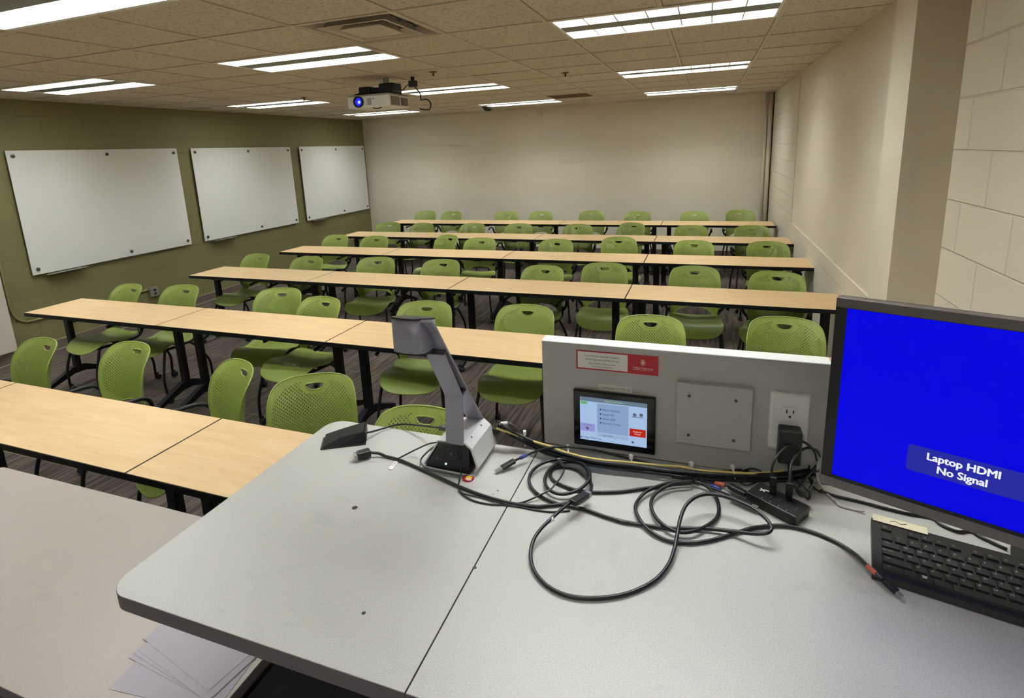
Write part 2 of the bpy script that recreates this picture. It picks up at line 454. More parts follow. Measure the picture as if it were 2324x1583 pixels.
for (ci, ri) in sorted(LCELLS, key=lambda k: (k[1], -k[0])):
    lab = 'recessed fluorescent light %s, %s' % (CN[ci], RN[ri]); loc = (GX+ci*PXC, GY+ri*PYC, H+.0)
    if first: lt0.location = loc; lt0['label'] = lab; first = False
    else: dup(lt0, loc, label=lab)

# ------------------------------------------------------------------ ceiling hardware
t = thing('air_diffuser', 'square stepped air supply vent with dark slots in the ceiling above the projector', 'air vent', (GX-2*PXC, GY-PYC, H))
def ring(bm, c, a0, a1, z0, z1):   # sloped square ring, half sizes a0 -> a1, heights z0 -> z1
    P = [[bm.verts.new((c[0]+sx*a, c[1]+sy*a, z)) for sx, sy in ((-1,-1),(1,-1),(1,1),(-1,1))] for a, z in ((a0, z0), (a1, z1))]
    for k in range(4): bm.faces.new((P[0][k], P[0][(k+1) % 4], P[1][(k+1) % 4], P[1][k]))
cc = (PXC/2, PYC/2)
bm = bmesh.new(); ring(bm, cc, .300, .280, .003, .004); ring(bm, cc, .280, .262, .004, .07); obj('outer_cone', bm, M_tee, t)
bm = bmesh.new(); ring(bm, cc, .215, .192, -.004, -.002); ring(bm, cc, .192, .165, -.002, .05); obj('inner_cone', bm, M_tee, t)
bm = bmesh.new(); add_box(bm, (cc[0]-.130, cc[1]-.130, -.008), (cc[0]+.130, cc[1]+.130, -.002), .001); ring(bm, cc, .125, .09, -.002, .05); obj('center_plate', bm, M_tee, t)
bm = bmesh.new(); add_box(bm, (.01, .01, .10), (PXC-.01, PYC-.01, .105)); ring(bm, cc, .302, .302, .003, .10); obj('duct_box', bm, mat('duct dark', (28,27,25), .7), t)
bm = bmesh.new()
for y in (-.17, 0, .17): add_box(bm, (cc[0]-.22, cc[1]+y-.006, .03), (cc[0]+.22, cc[1]+y+.006, .042))
obj('brace', bm, M_grey, t)
t = thing('return_grille', 'flat grey-brown return air grille in the far ceiling', 'air vent', (GX-2*PXC, GY+7*PYC, H))
bm = bmesh.new()
for a, b in (((.01,.01,-.003), (.03,PYC-.01,.01)), ((PXC-.03,.01,-.003), (PXC-.01,PYC-.01,.01)), ((.03,.01,-.003), (PXC-.03,.03,.01)), ((.03,PYC-.03,-.003), (PXC-.03,PYC-.01,.01))): add_box(bm, a, b)
obj('frame', bm, M_tee, t)
bm = bmesh.new()
for k in range(22): add_box(bm, (.03, .04+k*.0245, .0), (PXC-.03, .052+k*.0245, .012), rot=Matrix.Rotation(.5, 4, 'X'))
add_box(bm, (.02, .02, .03), (PXC-.02, PYC-.02, .035)); obj('grille_face', bm, mat('grille shade', (120,108,84), .6), t)
def sprinkler(px, py, lab):
    p = at(px, py, H-.01); t = thing('fire_sprinkler', lab, 'sprinkler', (p.x, p.y, H), group='ceiling sprinklers')
    bm = bmesh.new(); add_lathe(bm, [(.035, 0), (.035, -.003), (.012, -.008)], sides=16); obj('escutcheon', bm, mat('brown enamel', (110,84,60), .5), t)
    bm = bmesh.new(); add_lathe(bm, [(.008, -.005), (.008, -.03), (.016, -.032), (.016, -.034)], sides=12); obj('head', bm, mat('brass', (130,100,60), .35, .8), t)
sprinkler(983, 166, 'small brown sprinkler head in the ceiling right of the projector mount')
sprinkler(1283, 168, 'small brown sprinkler head in the ceiling near the right middle lights')
sprinkler(690, 223, 'small brown sprinkler head in the ceiling left of the projector')
p = at(1108, 245, H-.02)
t = thing('dome_camera', 'small dark dome device under the far ceiling beside a light', 'dome camera', (p.x, p.y, H))
bm = bmesh.new(); add_lathe(bm, [(.10, 0), (.10, -.02), (.08, -.03)]); obj('base_ring', bm, mat('dark brown plastic', (60,52,44), .4), t)
bm = bmesh.new(); add_lathe(bm, [(.078, -.028), (.07, -.05), (.04, -.068), (.004, -.074)]); obj('dome', bm, mat('smoked dome', (10,10,10), .1), t)
bm = bmesh.new(); add_box(bm, (-1.425, YB-.04, 2.475), (-1.345, YB, 2.545), .006); setp(obj('wall_sensor', bm, M_cream), 'small cream box sensor high on the back wall under the ceiling', 'sensor')

# projector
t = thing('projector', 'white ceiling projector with black lens glowing blue', 'projector', (-1.475, 4.20, 2.33), .0)
bm = bmesh.new(); add_box(bm, (-.222, 0, 0), (.222, .34, .102), .006, 2); obj('body', bm, M_white, t)
bm = bmesh.new(); add_box(bm, (-.216, .006, .101), (.216, .334, .116), .004); obj('top_cover', bm, M_grey, t)
bm = bmesh.new(); My = Matrix(((1,0,0,-.098),(0,0,1,0),(0,-1,0,.054),(0,0,0,1)))
add_lathe(bm, [(.046, .01), (.050, -.006), (.050, -.022), (.040, -.024), (.037, -.008)], Matrix.Translation((-.098, 0, .054)) @ Matrix.Rotation(-PI/2, 4, 'X') @ Matrix.Scale(1, 4)); lens = obj('lens', bm, M_blkp, t)
bm = bmesh.new(); add_lathe(bm, [(.001, -.014), (.020, -.017), (.036, -.009), (.036, -.004)], Matrix.Translation((-.098, 0, .054)) @ Matrix.Rotation(-PI/2, 4, 'X'))
obj('lens_glass', bm, mat('blue lens glow', (4,4,30), .08, emit=(30,40,235), estr=.9), lens)
bm = bmesh.new(); add_lathe(bm, [(.001, -.019), (.010, -.0195), (.014, -.017)], Matrix.Translation((-.088, 0, .050)) @ Matrix.Rotation(-PI/2, 4, 'X'), 14)
obj('beam_spot', bm, mat('lens hot spot', (120,140,255), .2, emit=(150,170,255), estr=1.2), lens)
bm = bmesh.new()
for k in range(9): add_box(bm, (-.012+k*.0052, -.0012, .022), (-.0095+k*.0052, .002, .082))
obj('front_vent', bm, M_grey, t)
bm = bmesh.new(); add_lathe(bm, [(.006, 0), (.006, -.002), (.003, -.003)], Matrix.Translation((.052, 0, .074)) @ Matrix.Rotation(-PI/2, 4, 'X'), 12); obj('sensor_window', bm, M_dsteel, t)
bm = bmesh.new()
for k in range(14): add_box(bm, (.2205, .02+k*.011, .012), (.2235, .026+k*.011, .09))
add_box(bm, (.2205, .19, .015), (.2235, .32, .085)); obj('side_vent', bm, mat('brown grey vent', (92,84,72), .5), t)
bm = bmesh.new(); add_tube(bm, spline([(.035, .02, -.004), (.06, .008, -.012), (.09, .015, -.012), (.115, .03, -.003)], 4), .005, 6); obj('front_foot', bm, M_blkp, t)
t = thing('projector_mount', 'black projector ceiling mount with grey pole', 'projector mount', (-1.36, 4.34, 2.445))
bm = bmesh.new(); add_box(bm, (-.23, -.08, .01), (.10, .10, .06), .008); add_box(bm, (-.235, -.10, .005), (-.12, .0, .072), .006); add_box(bm, (-.05, -.06, .05), (.10, .10, .095), .012); obj('bracket', bm, M_blk, t)
bm = bmesh.new()
for x in (-.3, -.1, .08):
    for y in (-.09, .12): add_tube(bm, [(x*.8, y*.8, .02), (x, y, .001)], .008, 6)
obj('mount_foot', bm, M_blk, t)
bm = bmesh.new(); add_tube(bm, [(0, 0, .09), (0, 0, .1555)], .026, 16); obj('pole', bm, M_grey, t)
bm = bmesh.new(); add_lathe(bm, [(.05, .148), (.05, .155), (.03, .155)]); obj('ceiling_flange', bm, M_tee, t)
t = thing('power_adapter', 'black power adapter hanging from the ceiling beside the projector', 'power adapter', (-1.13, 4.42, 2.50))
obj('body', bx((-.035, -.025, .0), (.035, .025, .055), .005), M_blkp, t); obj('wall_plate', bx((-.04, -.035, .09), (.04, .035, .0995), .003), M_tee, t)
obj('plug', bx((-.015, -.01, .05), (.015, .01, .092), .002), M_blkp, t)
setp(obj('projector_cable', tube([(-1.11, 4.42, 2.50), (-1.08, 4.45, 2.44), (-1.075, 4.45, 2.385), (-1.02, 4.40, 2.385), (-.955, 4.36, 2.37), (-.915, 4.33, 2.33), (-.93, 4.32, 2.285), (-1.0, 4.33, 2.29), (-1.03, 4.33, 2.30)], .006, 8, 5), M_cord), 'black cable looping off the right end of the projector', 'cable')
setp(obj('adapter_cable', tube([(-1.16, 4.42, 2.53), (-1.20, 4.43, 2.52), (-1.245, 4.44, 2.49), (-1.29, 4.44, 2.47)], .0045, 8, 5), M_cord), 'thin black cable between projector mount and hanging adapter', 'cable')

# ------------------------------------------------------------------ whiteboards, conduit, outlet on the left wall
def whiteboard(y0, lab):
    t = thing('whiteboard', lab, 'whiteboard', (XL, y0, .838), group='glass whiteboards on the olive wall')
    W, Hh = 1.88, 1.26
    bm = bmesh.new(); add_box(bm, (.030, 0, 0), (.036, W, Hh), .0015, 1); obj('panel', bm, M_glassb, t)
    for y, z in ((.055, .055), (W*.56, .055), (W-.055, .055), (.055, Hh-.055), (W*.52, Hh-.055), (W-.055, Hh-.055)):
        bm = bmesh.new(); add_lathe(bm, [(.011, 0), (.011, .031)], Matrix.Translation((0, y, z)) @ Matrix.Rotation(PI/2, 4, 'Y'), 16)
        add_lathe(bm, [(.018, .0355), (.018, .044), (.015, .047), (.0, .047)][:3]+[(.001, .047)], Matrix.Translation((0, y, z)) @ Matrix.Rotation(PI/2, 4, 'Y'), 16)
        obj('standoff', bm, M_dsteel, t)
    bm = bmesh.new(); add_box(bm, (.0, .12, -.022), (.085, .50, -.016)); add_box(bm, (.079, .12, -.022), (.085, .50, -.004)); add_box(bm, (.0, .12, -.022), (.004, .50, .01))
    obj('marker_tray', bm, mat('clear acrylic tray', (150,152,138), .15), t)
whiteboard(3.272, 'white glass board nearest the desk on the olive wall, cut by the picture edge')
whiteboard(5.362, 'middle one of three white glass boards on the olive wall')
whiteboard(7.460, 'farthest of three white glass boards, next to the back wall')
M_grnp = mat('olive paint', (130,128,80), .5)
setp(obj('conduit', tube([(XL+.012, 3.03, 2.55), (XL+.012, 3.03, 1.4), (XL+.012, 3.028, .75), (XL+.012, 3.03, .56), (XL+.012, 3.055, .455), (XL+.012, 3.12, .392), (XL+.012, 3.21, .378), (XL+.012, 3.6, .378), (XL+.012, 4.2, .378), (XL+.012, 4.47, .378)], .010, 8, 5), M_grnp), 'olive painted conduit curving down the left wall to an outlet box', 'conduit')
t = thing('outlet_box', 'grey surface outlet box low on the olive wall', 'outlet', (XL, 4.52, .285))
obj('box', bx((0, -.055, 0), (.045, .055, .115), .004), mat('grey metal box', (138,136,128), .4, .3), t)
bm = bmesh.new()
for z in (.035, .08): add_lathe(bm, [(.017, .045), (.017, .0475), (.002, .0475)], Matrix.Translation((0, 0, z)) @ Matrix.Rotation(PI/2, 4, 'Y'), 16)
obj('receptacle', bm, M_blkp, t)

# pipes in the far right corner
for x, r, lab in ((2.262, .018, 'thin cream painted pipe in the far right corner of the room'), (2.322, .030, 'thick cream painted pipe in the corner beside the right wall')):
    bm = bmesh.new(); add_tube(bm, [(x, YB-.045, 0), (x, YB-.045, 2.6)], r, 18); setp(obj('pipe', bm, M_cream, None), lab, 'pipe', 'painted pipes in the corner')
struct('trim_6', bx((XR-.008, YB-.03, 0), (XR+.002, YB-.012, H)), mat('dark gap', (22,20,18), .8))

# ------------------------------------------------------------------ student tables
TW, TD, TH = 1.521, .457, .74
def make_table():
    t = thing('training_table', 'x', 'table')
    bm = bmesh.new(); add_box(bm, (.0045, .0015, TH-.0045), (TW-.0015, TD-.0015, TH), .0012, 1); obj('tabletop', bm, M_wood, t)
    bm = bmesh.new(); add_box(bm, (.0005, -.0015, TH-.032), (TW+.0025, TD+.0015, TH-.0008), .002, 1); obj('edge_band', bm, M_edge, t)
    for s, x in ((1, .105), (-1, TW-.105)):
        bm = bmesh.new()
        add_prism(bm, rrect(-.030, -.022, .030, .022, .008, 3), .13, TH-.04, Matrix.Translation((x, TD/2+.02, 0)))
        add_box(bm, (x-.022, TD/2-.16, TH-.052), (x+.022, TD/2+.20, TH-.032), .003)
        lg = obj('leg', bm, M_blk, t)
        bm = bmesh.new(); prof = [(-.30, .045), (-.30, .068), (-.045, .185), (.045, .185), (.30, .068), (.30, .045), (.045, .125), (-.045, .125)]
        add_prism(bm, prof, x-.024, x+.024, Matrix(((0,0,1,0),(1,0,0,TD/2+.02),(0,1,0,0),(0,0,0,1))))
        ft = obj('foot', bm, M_blk, t)
        for y in (-.285, .285):
            bm = bmesh.new()
            for dx in (-.013, .013):
                add_lathe(bm, [(.020, -.008), (.024, -.004), (.024, .004), (.020, .008)], Matrix.Translation((x+dx, TD/2+.02+y, .024)) @ Matrix.Rotation(PI/2, 4, 'Y'), 14)
            add_box(bm, (x-.012, TD/2+.008+y, .024), (x+.012, TD/2+.032+y, .052))
            obj('caster', bm, M_wheel, ft)
    bm = bmesh.new(); add_box(bm, (.12, TD/2+.09, TH-.056), (TW-.12, TD/2+.12, TH-.032), .002); obj('beam', bm, M_blk, t)
    for x in (.30, TW-.30): obj('tilt_latch', bx((x-.045, .04, TH-.05), (x+.045, .10, TH-.032), .006), M_blkp, t)
    return t
RX0 = [-3.716, -3.912, -3.717, -3.715, -3.726, -3.754]
RY0 = [1.097, 2.531, 3.940, 5.268, 6.545, 7.941]
RR = [-.008, -.001, -.003, .002, -.003, .002]
ROWN = ['front row', 'second row', 'third row', 'fourth row', 'fifth row', 'back row']
TPOS = ['leftmost table, by the olive wall', 'second table from the olive wall', 'third table from the olive wall', 'rightmost table, by the cream right wall']
tab0 = make_table(); first = True
for r in range(6):
    for i in range(4):
        if r == 0 and i == 3: continue
        x = RX0[r]+i*1.524*math.cos(RR[r]); y = RY0[r]+i*1.524*math.sin(RR[r])+(TD*0)
        lab = 'maple topped training table, %s, %s' % (TPOS[i], ROWN[r])
        if first: tab0.location = (x, y, 0); tab0.rotation_euler = (0,0,RR[r]); tab0['label'] = lab; tab0['group'] = 'maple training tables in rows'; first = False
        else: dup(tab0, (x, y, 0), RR[r], lab)

# ------------------------------------------------------------------ chairs
def back_fn(a, h):
    z = .455+h*.985; y = .235+.075*(h/.4)-.05*math.sin(PI*min(h/.4, 1))*.5
    k = 1.85
    return Vector((a*(1-1.1*a*a), y+.028-k*a*a*(1.0 if h < .3 else 1-.35*(h-.3)/.1), z))
def seat_fn(a, b):      # b runs from the back (0) to the front (.43)
    y = .205-b; z = .452+.55*a*a*(1-b/.45)-.030*math.exp(-((b-.13)/.085)**2)+.016*math.exp(-((b-.31)/.07)**2)-.25*a*a*math.exp(-((b-.33)/.08)**2)
    if b > .27: z -= 2.3*(b-.27)**2
    return Vector((a, y, z))
half = [(.160, -.01), (.193, -.014), (.208, .06), (.218, .14), (.222, .22), (.220, .290), (.211, .342), (.188, .377), (.14, .395), (.07, .402), (0, .403)]
arch = [(.160, -.01), (.148, .018), (.112, .042), (.058, .056), (0, .060)]
sm = [(p.x*.985, p.y) for p in spline([Vector((x, y, 0)) for x, y in half[1:]], 3)]
ar = [(p.x, p.y) for p in spline([Vector((x, y, 0)) for x, y in arch], 3)]
outer = sm + [(-x, y) for x, y in sm[::-1][1:]] + [(-x, y) for x, y in ar] + [(x, y) for x, y in ar[::-1][1:]]
hole = [(.046, .357), (.041, .346), (.028, .332), (.0, .328), (-.028, .332), (-.041, .346), (-.046, .357), (-.036, .361), (0, .3625), (.036, .361)]
seat_o = [(.0, .0), (.12, .0), (.175, .012), (.205, .05), (.217, .12), (.222, .20), (.222, .28), (.212, .35), (.180, .400), (.125, .425), (.06, .434), (0, .436)]
so = [(p.x, p.y) for p in spline([Vector((x, y, 0)) for x, y in seat_o], 3)]
so = so[::-1]; seat_out = [(x, y) for x, y in so] + [(-x, y) for x, y in so[::-1][1:-1]]
def make_chair():
    t = thing('caster_chair', 'x', 'chair', group='green perforated chairs at the tables')
    bk = obj('backrest', shell(outer, [hole], back_fn, .004, .026, .0042), M_bk, t, normals=False)
    obj('seat', shell(seat_out, [], seat_fn, .005, .028, .0045), M_st, t, normals=False)
    bm = bmesh.new()
    for s in (-1, 1): add_tube(bm, spline([(s*.17, -.15, .425), (s*.20, .0, .425), (s*.205, .16, .432), (s*.195, .215, .47)], 4), .011, 8)
    add_tube(bm, [(-.20, .02, .425), (.20, .02, .425)], .010, 8); add_tube(bm, [(-.19, -.11, .423), (.19, -.11, .423)], .010, 8)
    obj('seat_frame', bm, M_blk, t)
    for s in (-1, 1):
        bm = bmesh.new(); add_tube(bm, spline([(s*.200, .215, .478), (s*.230, .212, .52), (s*.243, .195, .575), (s*.248, .145, .606), (s*.25, .03, .612), (s*.25, -.08, .600)], 5), .0125, 8)
        add_box(bm, (s*.195-.012, .205, .475), (s*.195+.012, .225, .515), .004); obj('armrest', bm, M_blk, t)
        for yy, yt, nm in ((-.205, -.12, 'front'), (.235, .06, 'rear')):
            bm = bmesh.new(); add_tube(bm, spline([(s*.19, yt, .425), (s*.205, yt+(yy-yt)*.35, .40), (s*.225, yy, .22), (s*.235, yy*1.02, .065)], 5), .0105, 8)
            lg = obj('leg', bm, M_blk, t)
            bm = bmesh.new(); o = .018
            for dx in (-.011, .011): add_lathe(bm, [(.017, -.007), (.025, -.004), (.025, .004), (.017, .007)], Matrix.Translation((s*.235+dx, yy*1.02+o, .025)) @ Matrix.Rotation(PI/2, 4, 'Y'), 12)
            add_box(bm, (s*.235-.009, yy*1.02-.008, .028), (s*.235+.009, yy*1.02+.024, .068), .004)
            obj('caster', bm, M_wheel, lg)
    return t
HOLE = back_fn(0, .345)
CH = [[(-2.48,1.88,-6),(-1.80,1.97,-5),(-.87,1.88,-23),(-.38,1.84,28),(.33,1.67,4)],
[(-3.43,3.14,-6),(-2.87,3.21,2),(-1.88,3.29,13),(-1.31,3.12,-6),(-.46,3.17,12),(.29,3.23,2),(1.12,3.16,4),(1.89,3.29,-2)],
[(-3.37,4.60,-4),(-2.61,4.54,2),(-1.81,4.62,14),(-1.04,4.61,4),(.06,4.49,-6),(.57,4.69,6),(1.35,4.66,2),(1.99,4.55,-10)],
[(-3.32,5.98,0),(-2.68,5.94,4),(-1.68,6.11,-22),(-1.17,5.93,6),(-.20,5.92,2),(.48,6.15,10),(1.32,5.99,-2),(2.04,5.99,4)],
[(-3.30,7.25,14),(-2.64,7.19,-4),(-1.81,7.20,0),(-1.10,7.20,8),(-.23,7.18,6),(.51,7.35,-24),(1.26,7.16,0),(1.97,7.18,6)],
[(-3.43,8.78,3),(-2.87,8.72,-2),(-1.81,8.67,8),(-1.19,8.68,2),(-.35,8.75,10),(.42,8.65,-2),(1.27,8.66,0),(1.92,8.83,4)]]
LA = ['green perforated chair in the front row, leftmost, beside the beige panel edge', 'green perforated chair in the front row, second from the left, arm toward the table',
      'green perforated chair in the front row turned sideways, handle hole at its right edge', 'large green perforated chair back facing the desk, left of the microphone',
      'green perforated chair in the front row half hidden behind the document camera']
ch0 = make_chair(); first = True
for r, row in enumerate(CH):
    for i, (hx, hy, deg) in enumerate(row):
        a = math.radians(deg)
        x = hx-(HOLE.x*math.cos(a)-HOLE.y*math.sin(a)); y = hy-(HOLE.x*math.sin(a)+HOLE.y*math.cos(a))
        lab = LA[i] if r == 0 else 'green perforated chair, %s of eight from the olive wall, %s' % (ORD[i], ROWN[r].replace(' against the far wall', ' by the far wall'))
        if first: ch0.location = (x, y, 0); ch0.rotation_euler = (0,0,a); ch0['label'] = lab; first = False
        else: dup(ch0, (x, y, 0), a, lab)
#DESK#
# ------------------------------------------------------------------ raised desk
ZD = 1.2
t = thing('standing_desk', 'raised grey speckled instructor desk with rounded corner in the foreground', 'desk', (1.3, .62, 0))
def deskpanel(x0, x1, y0, y1, rl):
    pts = [(x1, y0), (x1, y1)]
    for cx, cy, a0 in (((x0+rl), (y1-rl), 90), ((x0+rl), (y0+rl), 180)):
        if rl > .002:
            for k in range(9): a = math.radians(a0+90*k/8); pts.append((cx+rl*math.cos(a), cy+rl*math.sin(a)))
        else: pts.append((x0, y1) if a0 == 90 else (x0, y0))
    return pts
for nm, P in (('left_leaf', deskpanel(.474, 1.0595, .307, .930, .045)), ('right_leaf', deskpanel(1.0610, 2.12, .307, .966, .0))):
    bm = bmesh.new(); add_prism(bm, P, ZD-.028, ZD-.0015)
    cx = sum(p[0] for p in P)/len(P); cy = sum(p[1] for p in P)/len(P)
    dp = obj(nm+'_edge_band', bm, M_dedge, t, world=True)
    bm = bmesh.new(); add_prism(bm, [(x+(.0008 if x < cx else -.0004), y+(.0008 if y < cy else -.0008)) for x, y in P], ZD-.002, ZD); obj(nm, bm, M_desk, t, world=True)
for x, y, r in ((.7609, .6199, .0058), (.9312, .4016, .0032), (1.0621, .5413, .0035)):
    bm = bmesh.new(); add_lathe(bm, [(r, ZD-.001), (r, ZD+.0003)], Matrix.Translation((x, y, 0)), 14); obj('screw_hole', bm, M_ink, t, world=True)
obj('pedestal', bx((1.16, .40, 0), (2.05, .86, ZD-.028), .004), mat('grey laminate carcass', (120,118,116), .5), t, world=True)
bm = bmesh.new(); add_box(bm, (.60, .45, ZD-.062), (1.16, .50, ZD-.028)); add_box(bm, (.60, .76, ZD-.062), (1.16, .80, ZD-.028)); obj('support_rail', bm, M_grey, t, world=True)
bm = bmesh.new(); a = at(805, 1541, 1.168); add_prism(bm, [(a.x-.01, 1.171), (a.x+.05, 1.171), (1.16, 1.02), (1.16, .97)], .335, .350, Matrix(((1,0,0,0),(0,0,1,0),(0,1,0,0),(0,0,0,1)))); obj('bracket', bm, M_grey, t, world=True)

# lower side table, equipment box, papers
ZL = .755
t = thing('side_table', 'lower taupe grey side table left of the raised desk', 'table', (-.35, .65, 0))
bm = bmesh.new(); add_prism(bm, rrect(-1.185, .354, .470, .946, .02, 4), ZL-.002, ZL); obj('tabletop', bm, M_desk2, t, world=True)
bm = bmesh.new(); add_prism(bm, rrect(-1.186, .353, .471, .947, .02, 4), ZL-.030, ZL-.002); obj('edge_band', bm, M_dedge, t, world=True)
for x in (-1.10, .38): obj('side_panel', bx((x, .40, 0), (x+.025, .90, ZL-.03)), M_dedge, t, world=True)
obj('back_panel', bx((-1.075, .87, .15), (.38, .885, ZL-.03)), M_dedge, t, world=True)
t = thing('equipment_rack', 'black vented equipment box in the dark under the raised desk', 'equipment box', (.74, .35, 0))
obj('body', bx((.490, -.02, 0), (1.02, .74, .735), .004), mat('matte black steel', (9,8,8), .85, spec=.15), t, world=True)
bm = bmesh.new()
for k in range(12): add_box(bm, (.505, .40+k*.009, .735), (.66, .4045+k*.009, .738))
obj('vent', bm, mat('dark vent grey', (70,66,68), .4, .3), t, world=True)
M_paper = mat('desk shaded paper', (158,152,162), .6)  # the raised desk's shade on the sheets is mixed into this colour
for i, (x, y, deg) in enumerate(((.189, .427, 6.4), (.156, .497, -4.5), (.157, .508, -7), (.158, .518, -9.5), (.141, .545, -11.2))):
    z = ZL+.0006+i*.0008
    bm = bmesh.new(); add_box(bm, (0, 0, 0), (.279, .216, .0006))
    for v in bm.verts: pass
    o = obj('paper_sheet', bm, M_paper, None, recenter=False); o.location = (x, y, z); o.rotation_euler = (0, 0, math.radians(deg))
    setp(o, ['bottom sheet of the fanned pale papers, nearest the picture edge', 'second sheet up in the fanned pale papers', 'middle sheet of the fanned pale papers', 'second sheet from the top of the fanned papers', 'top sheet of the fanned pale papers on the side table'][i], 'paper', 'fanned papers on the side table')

# ------------------------------------------------------------------ hutch panel and what is on it
HX0, HX1, HY, HZ = 1.0665, 1.664, .968, 1.465
t = thing('hutch_panel', 'upright grey laminate panel with light top edge at the back of the desk', 'panel', (1.365, HY+.017, ZD))
obj('board', bx((HX0, HY, ZD+.0005), (HX1, HY+.036, HZ-.003), .0008, 1), M_hutch, t, world=True)
obj('top_edge', bx((HX0-.001, HY-.0015, HZ-.003), (HX1+.001, HY+.038, HZ), .0012, 1), mat('light laminate edge', (206,208,204), .35), t, world=True)
FR = lambda x, z, y=HY: Matrix(((1,0,0,x),(0,0,-1,y),(0,1,0,z),(0,0,0,1)))     # frame facing the desk user
def plate(bm, x0, z0, x1, z1, y0, y1, bev=0, mi=0): add_box(bm, (x0, y1, z0), (x1, y0, z1), bev, 2, mi=mi)
# sticker
t = thing('info_sticker', 'red and white printed contact sticker on the upright panel', 'sticker', (1.24, HY, 1.403))
obj('red_backing', bx((1.149, HY-.0006, 1.4035), (1.333, HY, 1.4492)), M_red, t, world=True)
obj('white_field', bx((1.1525, HY-.0009, 1.4068), (1.2660, HY-.0005, 1.4462)), M_wht, t, world=True)
bm = bmesh.new(); yy = HY-.0012
add_text(bm, 'For projection equipment assistance,', .0062, FR(1.2090, 1.4375, yy), .012, sx=.87); add_text(bm, 'contact Engineering Media Services:', .0064, FR(1.2090, 1.4290, yy), .02, sx=.86)
add_text(bm, '(608) 265-0000 \u2022 ems@engr.wisc.edu', .0050, FR(1.2090, 1.4195, yy), 0, sx=.80); add_text(bm, '8 am-4:30 pm, Monday-Friday', .0048, FR(1.2090, 1.4125, yy), 0, sx=.80)
obj('black_text', bm, M_ink, t, world=True)
bm = bmesh.new(); yy = HY-.0009
add_text(bm, 'College of Engineering', .0052, FR(1.2995, 1.4188, yy), .02, sx=.92); add_text(bm, 'UNIVERSITY OF WISCONSIN-MADISON', .0026, FR(1.2995, 1.4142, yy), .01, sx=.95)
for k in range(28):
    a = 2*PI*k/28; b = 2*PI*(k+1)/28
    M = FR(1.2995, 1.4320, yy); q = [M @ Vector((r*.8*math.cos(c), r*1.1*math.sin(c), 0)) for r, c in ((.0062, a), (.0062, b), (.0052, b), (.0052, a))]
    bm.faces.new([bm.verts.new(v) for v in q])
M = FR(1.2995, 1.4320, yy); bm.faces.new([bm.verts.new(M @ Vector(v)) for v in ((-.0014,-.0034,0),(.0014,-.0034,0),(.0022,.001,0),(.0012,.0034,0),(-.0012,.0034,0),(-.0022,.001,0))])
obj('white_text', bm, M_wht, t, world=True)
# screen
t = thing('touch_panel', 'black wall mounted touch screen showing a pale blue menu', 'touch screen', (1.236, HY, 1.214))
obj('bezel', bx((1.1425, HY-.012, 1.2155), (1.3290, HY, 1.3550), .0035, 2), mat('glossy black', (8,8,10), .15), t, world=True)
def glow(name, rgb, s=.92): return mat(name, (0,0,0), .4, spec=.15, emit=rgb, estr=s*ES)
yS = HY-.0122
def sq(name, x0, z0, x1, z1, m, dy=0, par=None):
    bm = bmesh.new(); y = yS-dy; bm.faces.new([bm.verts.new(v) for v in ((x0,y,z0),(x1,y,z0),(x1,y,z1),(x0,y,z1))])
    return obj(name, bm, m, par, world=True)
scr = sq('screen', 1.1585, 1.2320, 1.3110, 1.3400, glow('screen pale blue', (168,196,232)), 0, t)
def part(name, x0, z0, x1, z1, m, dy):
    bm = bmesh.new(); y = yS-dy; bm.faces.new([bm.verts.new(Vector(v)-t.location) for v in ((x0,y,z0),(x1,y,z0),(x1,y,z1),(x0,y,z1))]); return obj(name, bm, m, scr)
part('header_bar', 1.1585, 1.3300, 1.3110, 1.3400, glow('screen slate', (104,126,142)), .0002)
part('green_tab', 1.1600, 1.3225, 1.1755, 1.3285, glow('screen green', (96,176,110)), .0002)
part('menu_area', 1.1985, 1.2550, 1.2700, 1.3275, glow('screen mid blue', (140,164,204)), .0002)
part('volume_tile', 1.1590, 1.2545, 1.1935, 1.2740, glow('screen lilac', (150,152,214)), .0002)
part('red_button', 1.2725, 1.2565, 1.3085, 1.2755, glow('screen red', (190,36,22)), .0002)
part('footer_bar', 1.1990, 1.2440, 1.2700, 1.2530, glow('screen soft blue', (156,180,218)), .0002)
bm = bmesh.new(); yy = yS-.0004
for k, s in enumerate(('Podium Computer', 'Laptop VGA', 'Laptop HDMI', 'Document Camera')):
    add_text(bm, s, .0068, FR(1.2105, 1.3128-k*.0110, yy), .012, 'LEFT', sx=.80)
    add_box(bm, (1.2050, yy, 1.3112-k*.0110), (1.2080, yy+.0001, 1.3142-k*.0110))
add_text(bm, 'Picture Mute', .0056, FR(1.2105, 1.2485, yy), .01, 'LEFT', sx=.8); add_text(bm, 'College of Engineering', .0060, FR(1.1655, 1.2385, yy), .0, 'LEFT', sx=.75)
add_text(bm, 'Mic Volume', .0040, FR(1.1765, 1.2705, yy), 0)
bmesh.ops.translate(bm, verts=bm.verts[:], vec=-t.location); obj('menu_text', bm, glow('screen ink', (28,40,84)), scr)
bm = bmesh.new(); add_text(bm, 'Engineering Hall', .0062, FR(1.2350, 1.3350, yy), .015); bmesh.ops.translate(bm, verts=bm.verts[:], vec=-t.location); obj('title_text', bm, glow('screen lime', (176,196,120)), scr)
bm = bmesh.new(); add_text(bm, 'Projector', .0052, FR(1.2905, 1.2685, yy), .01); add_text(bm, 'Power', .0052, FR(1.2905, 1.2628, yy), .01); bmesh.ops.translate(bm, verts=bm.verts[:], vec=-t.location); obj('button_text', bm, glow('screen white', (240,230,226)), scr)
bm = bmesh.new()
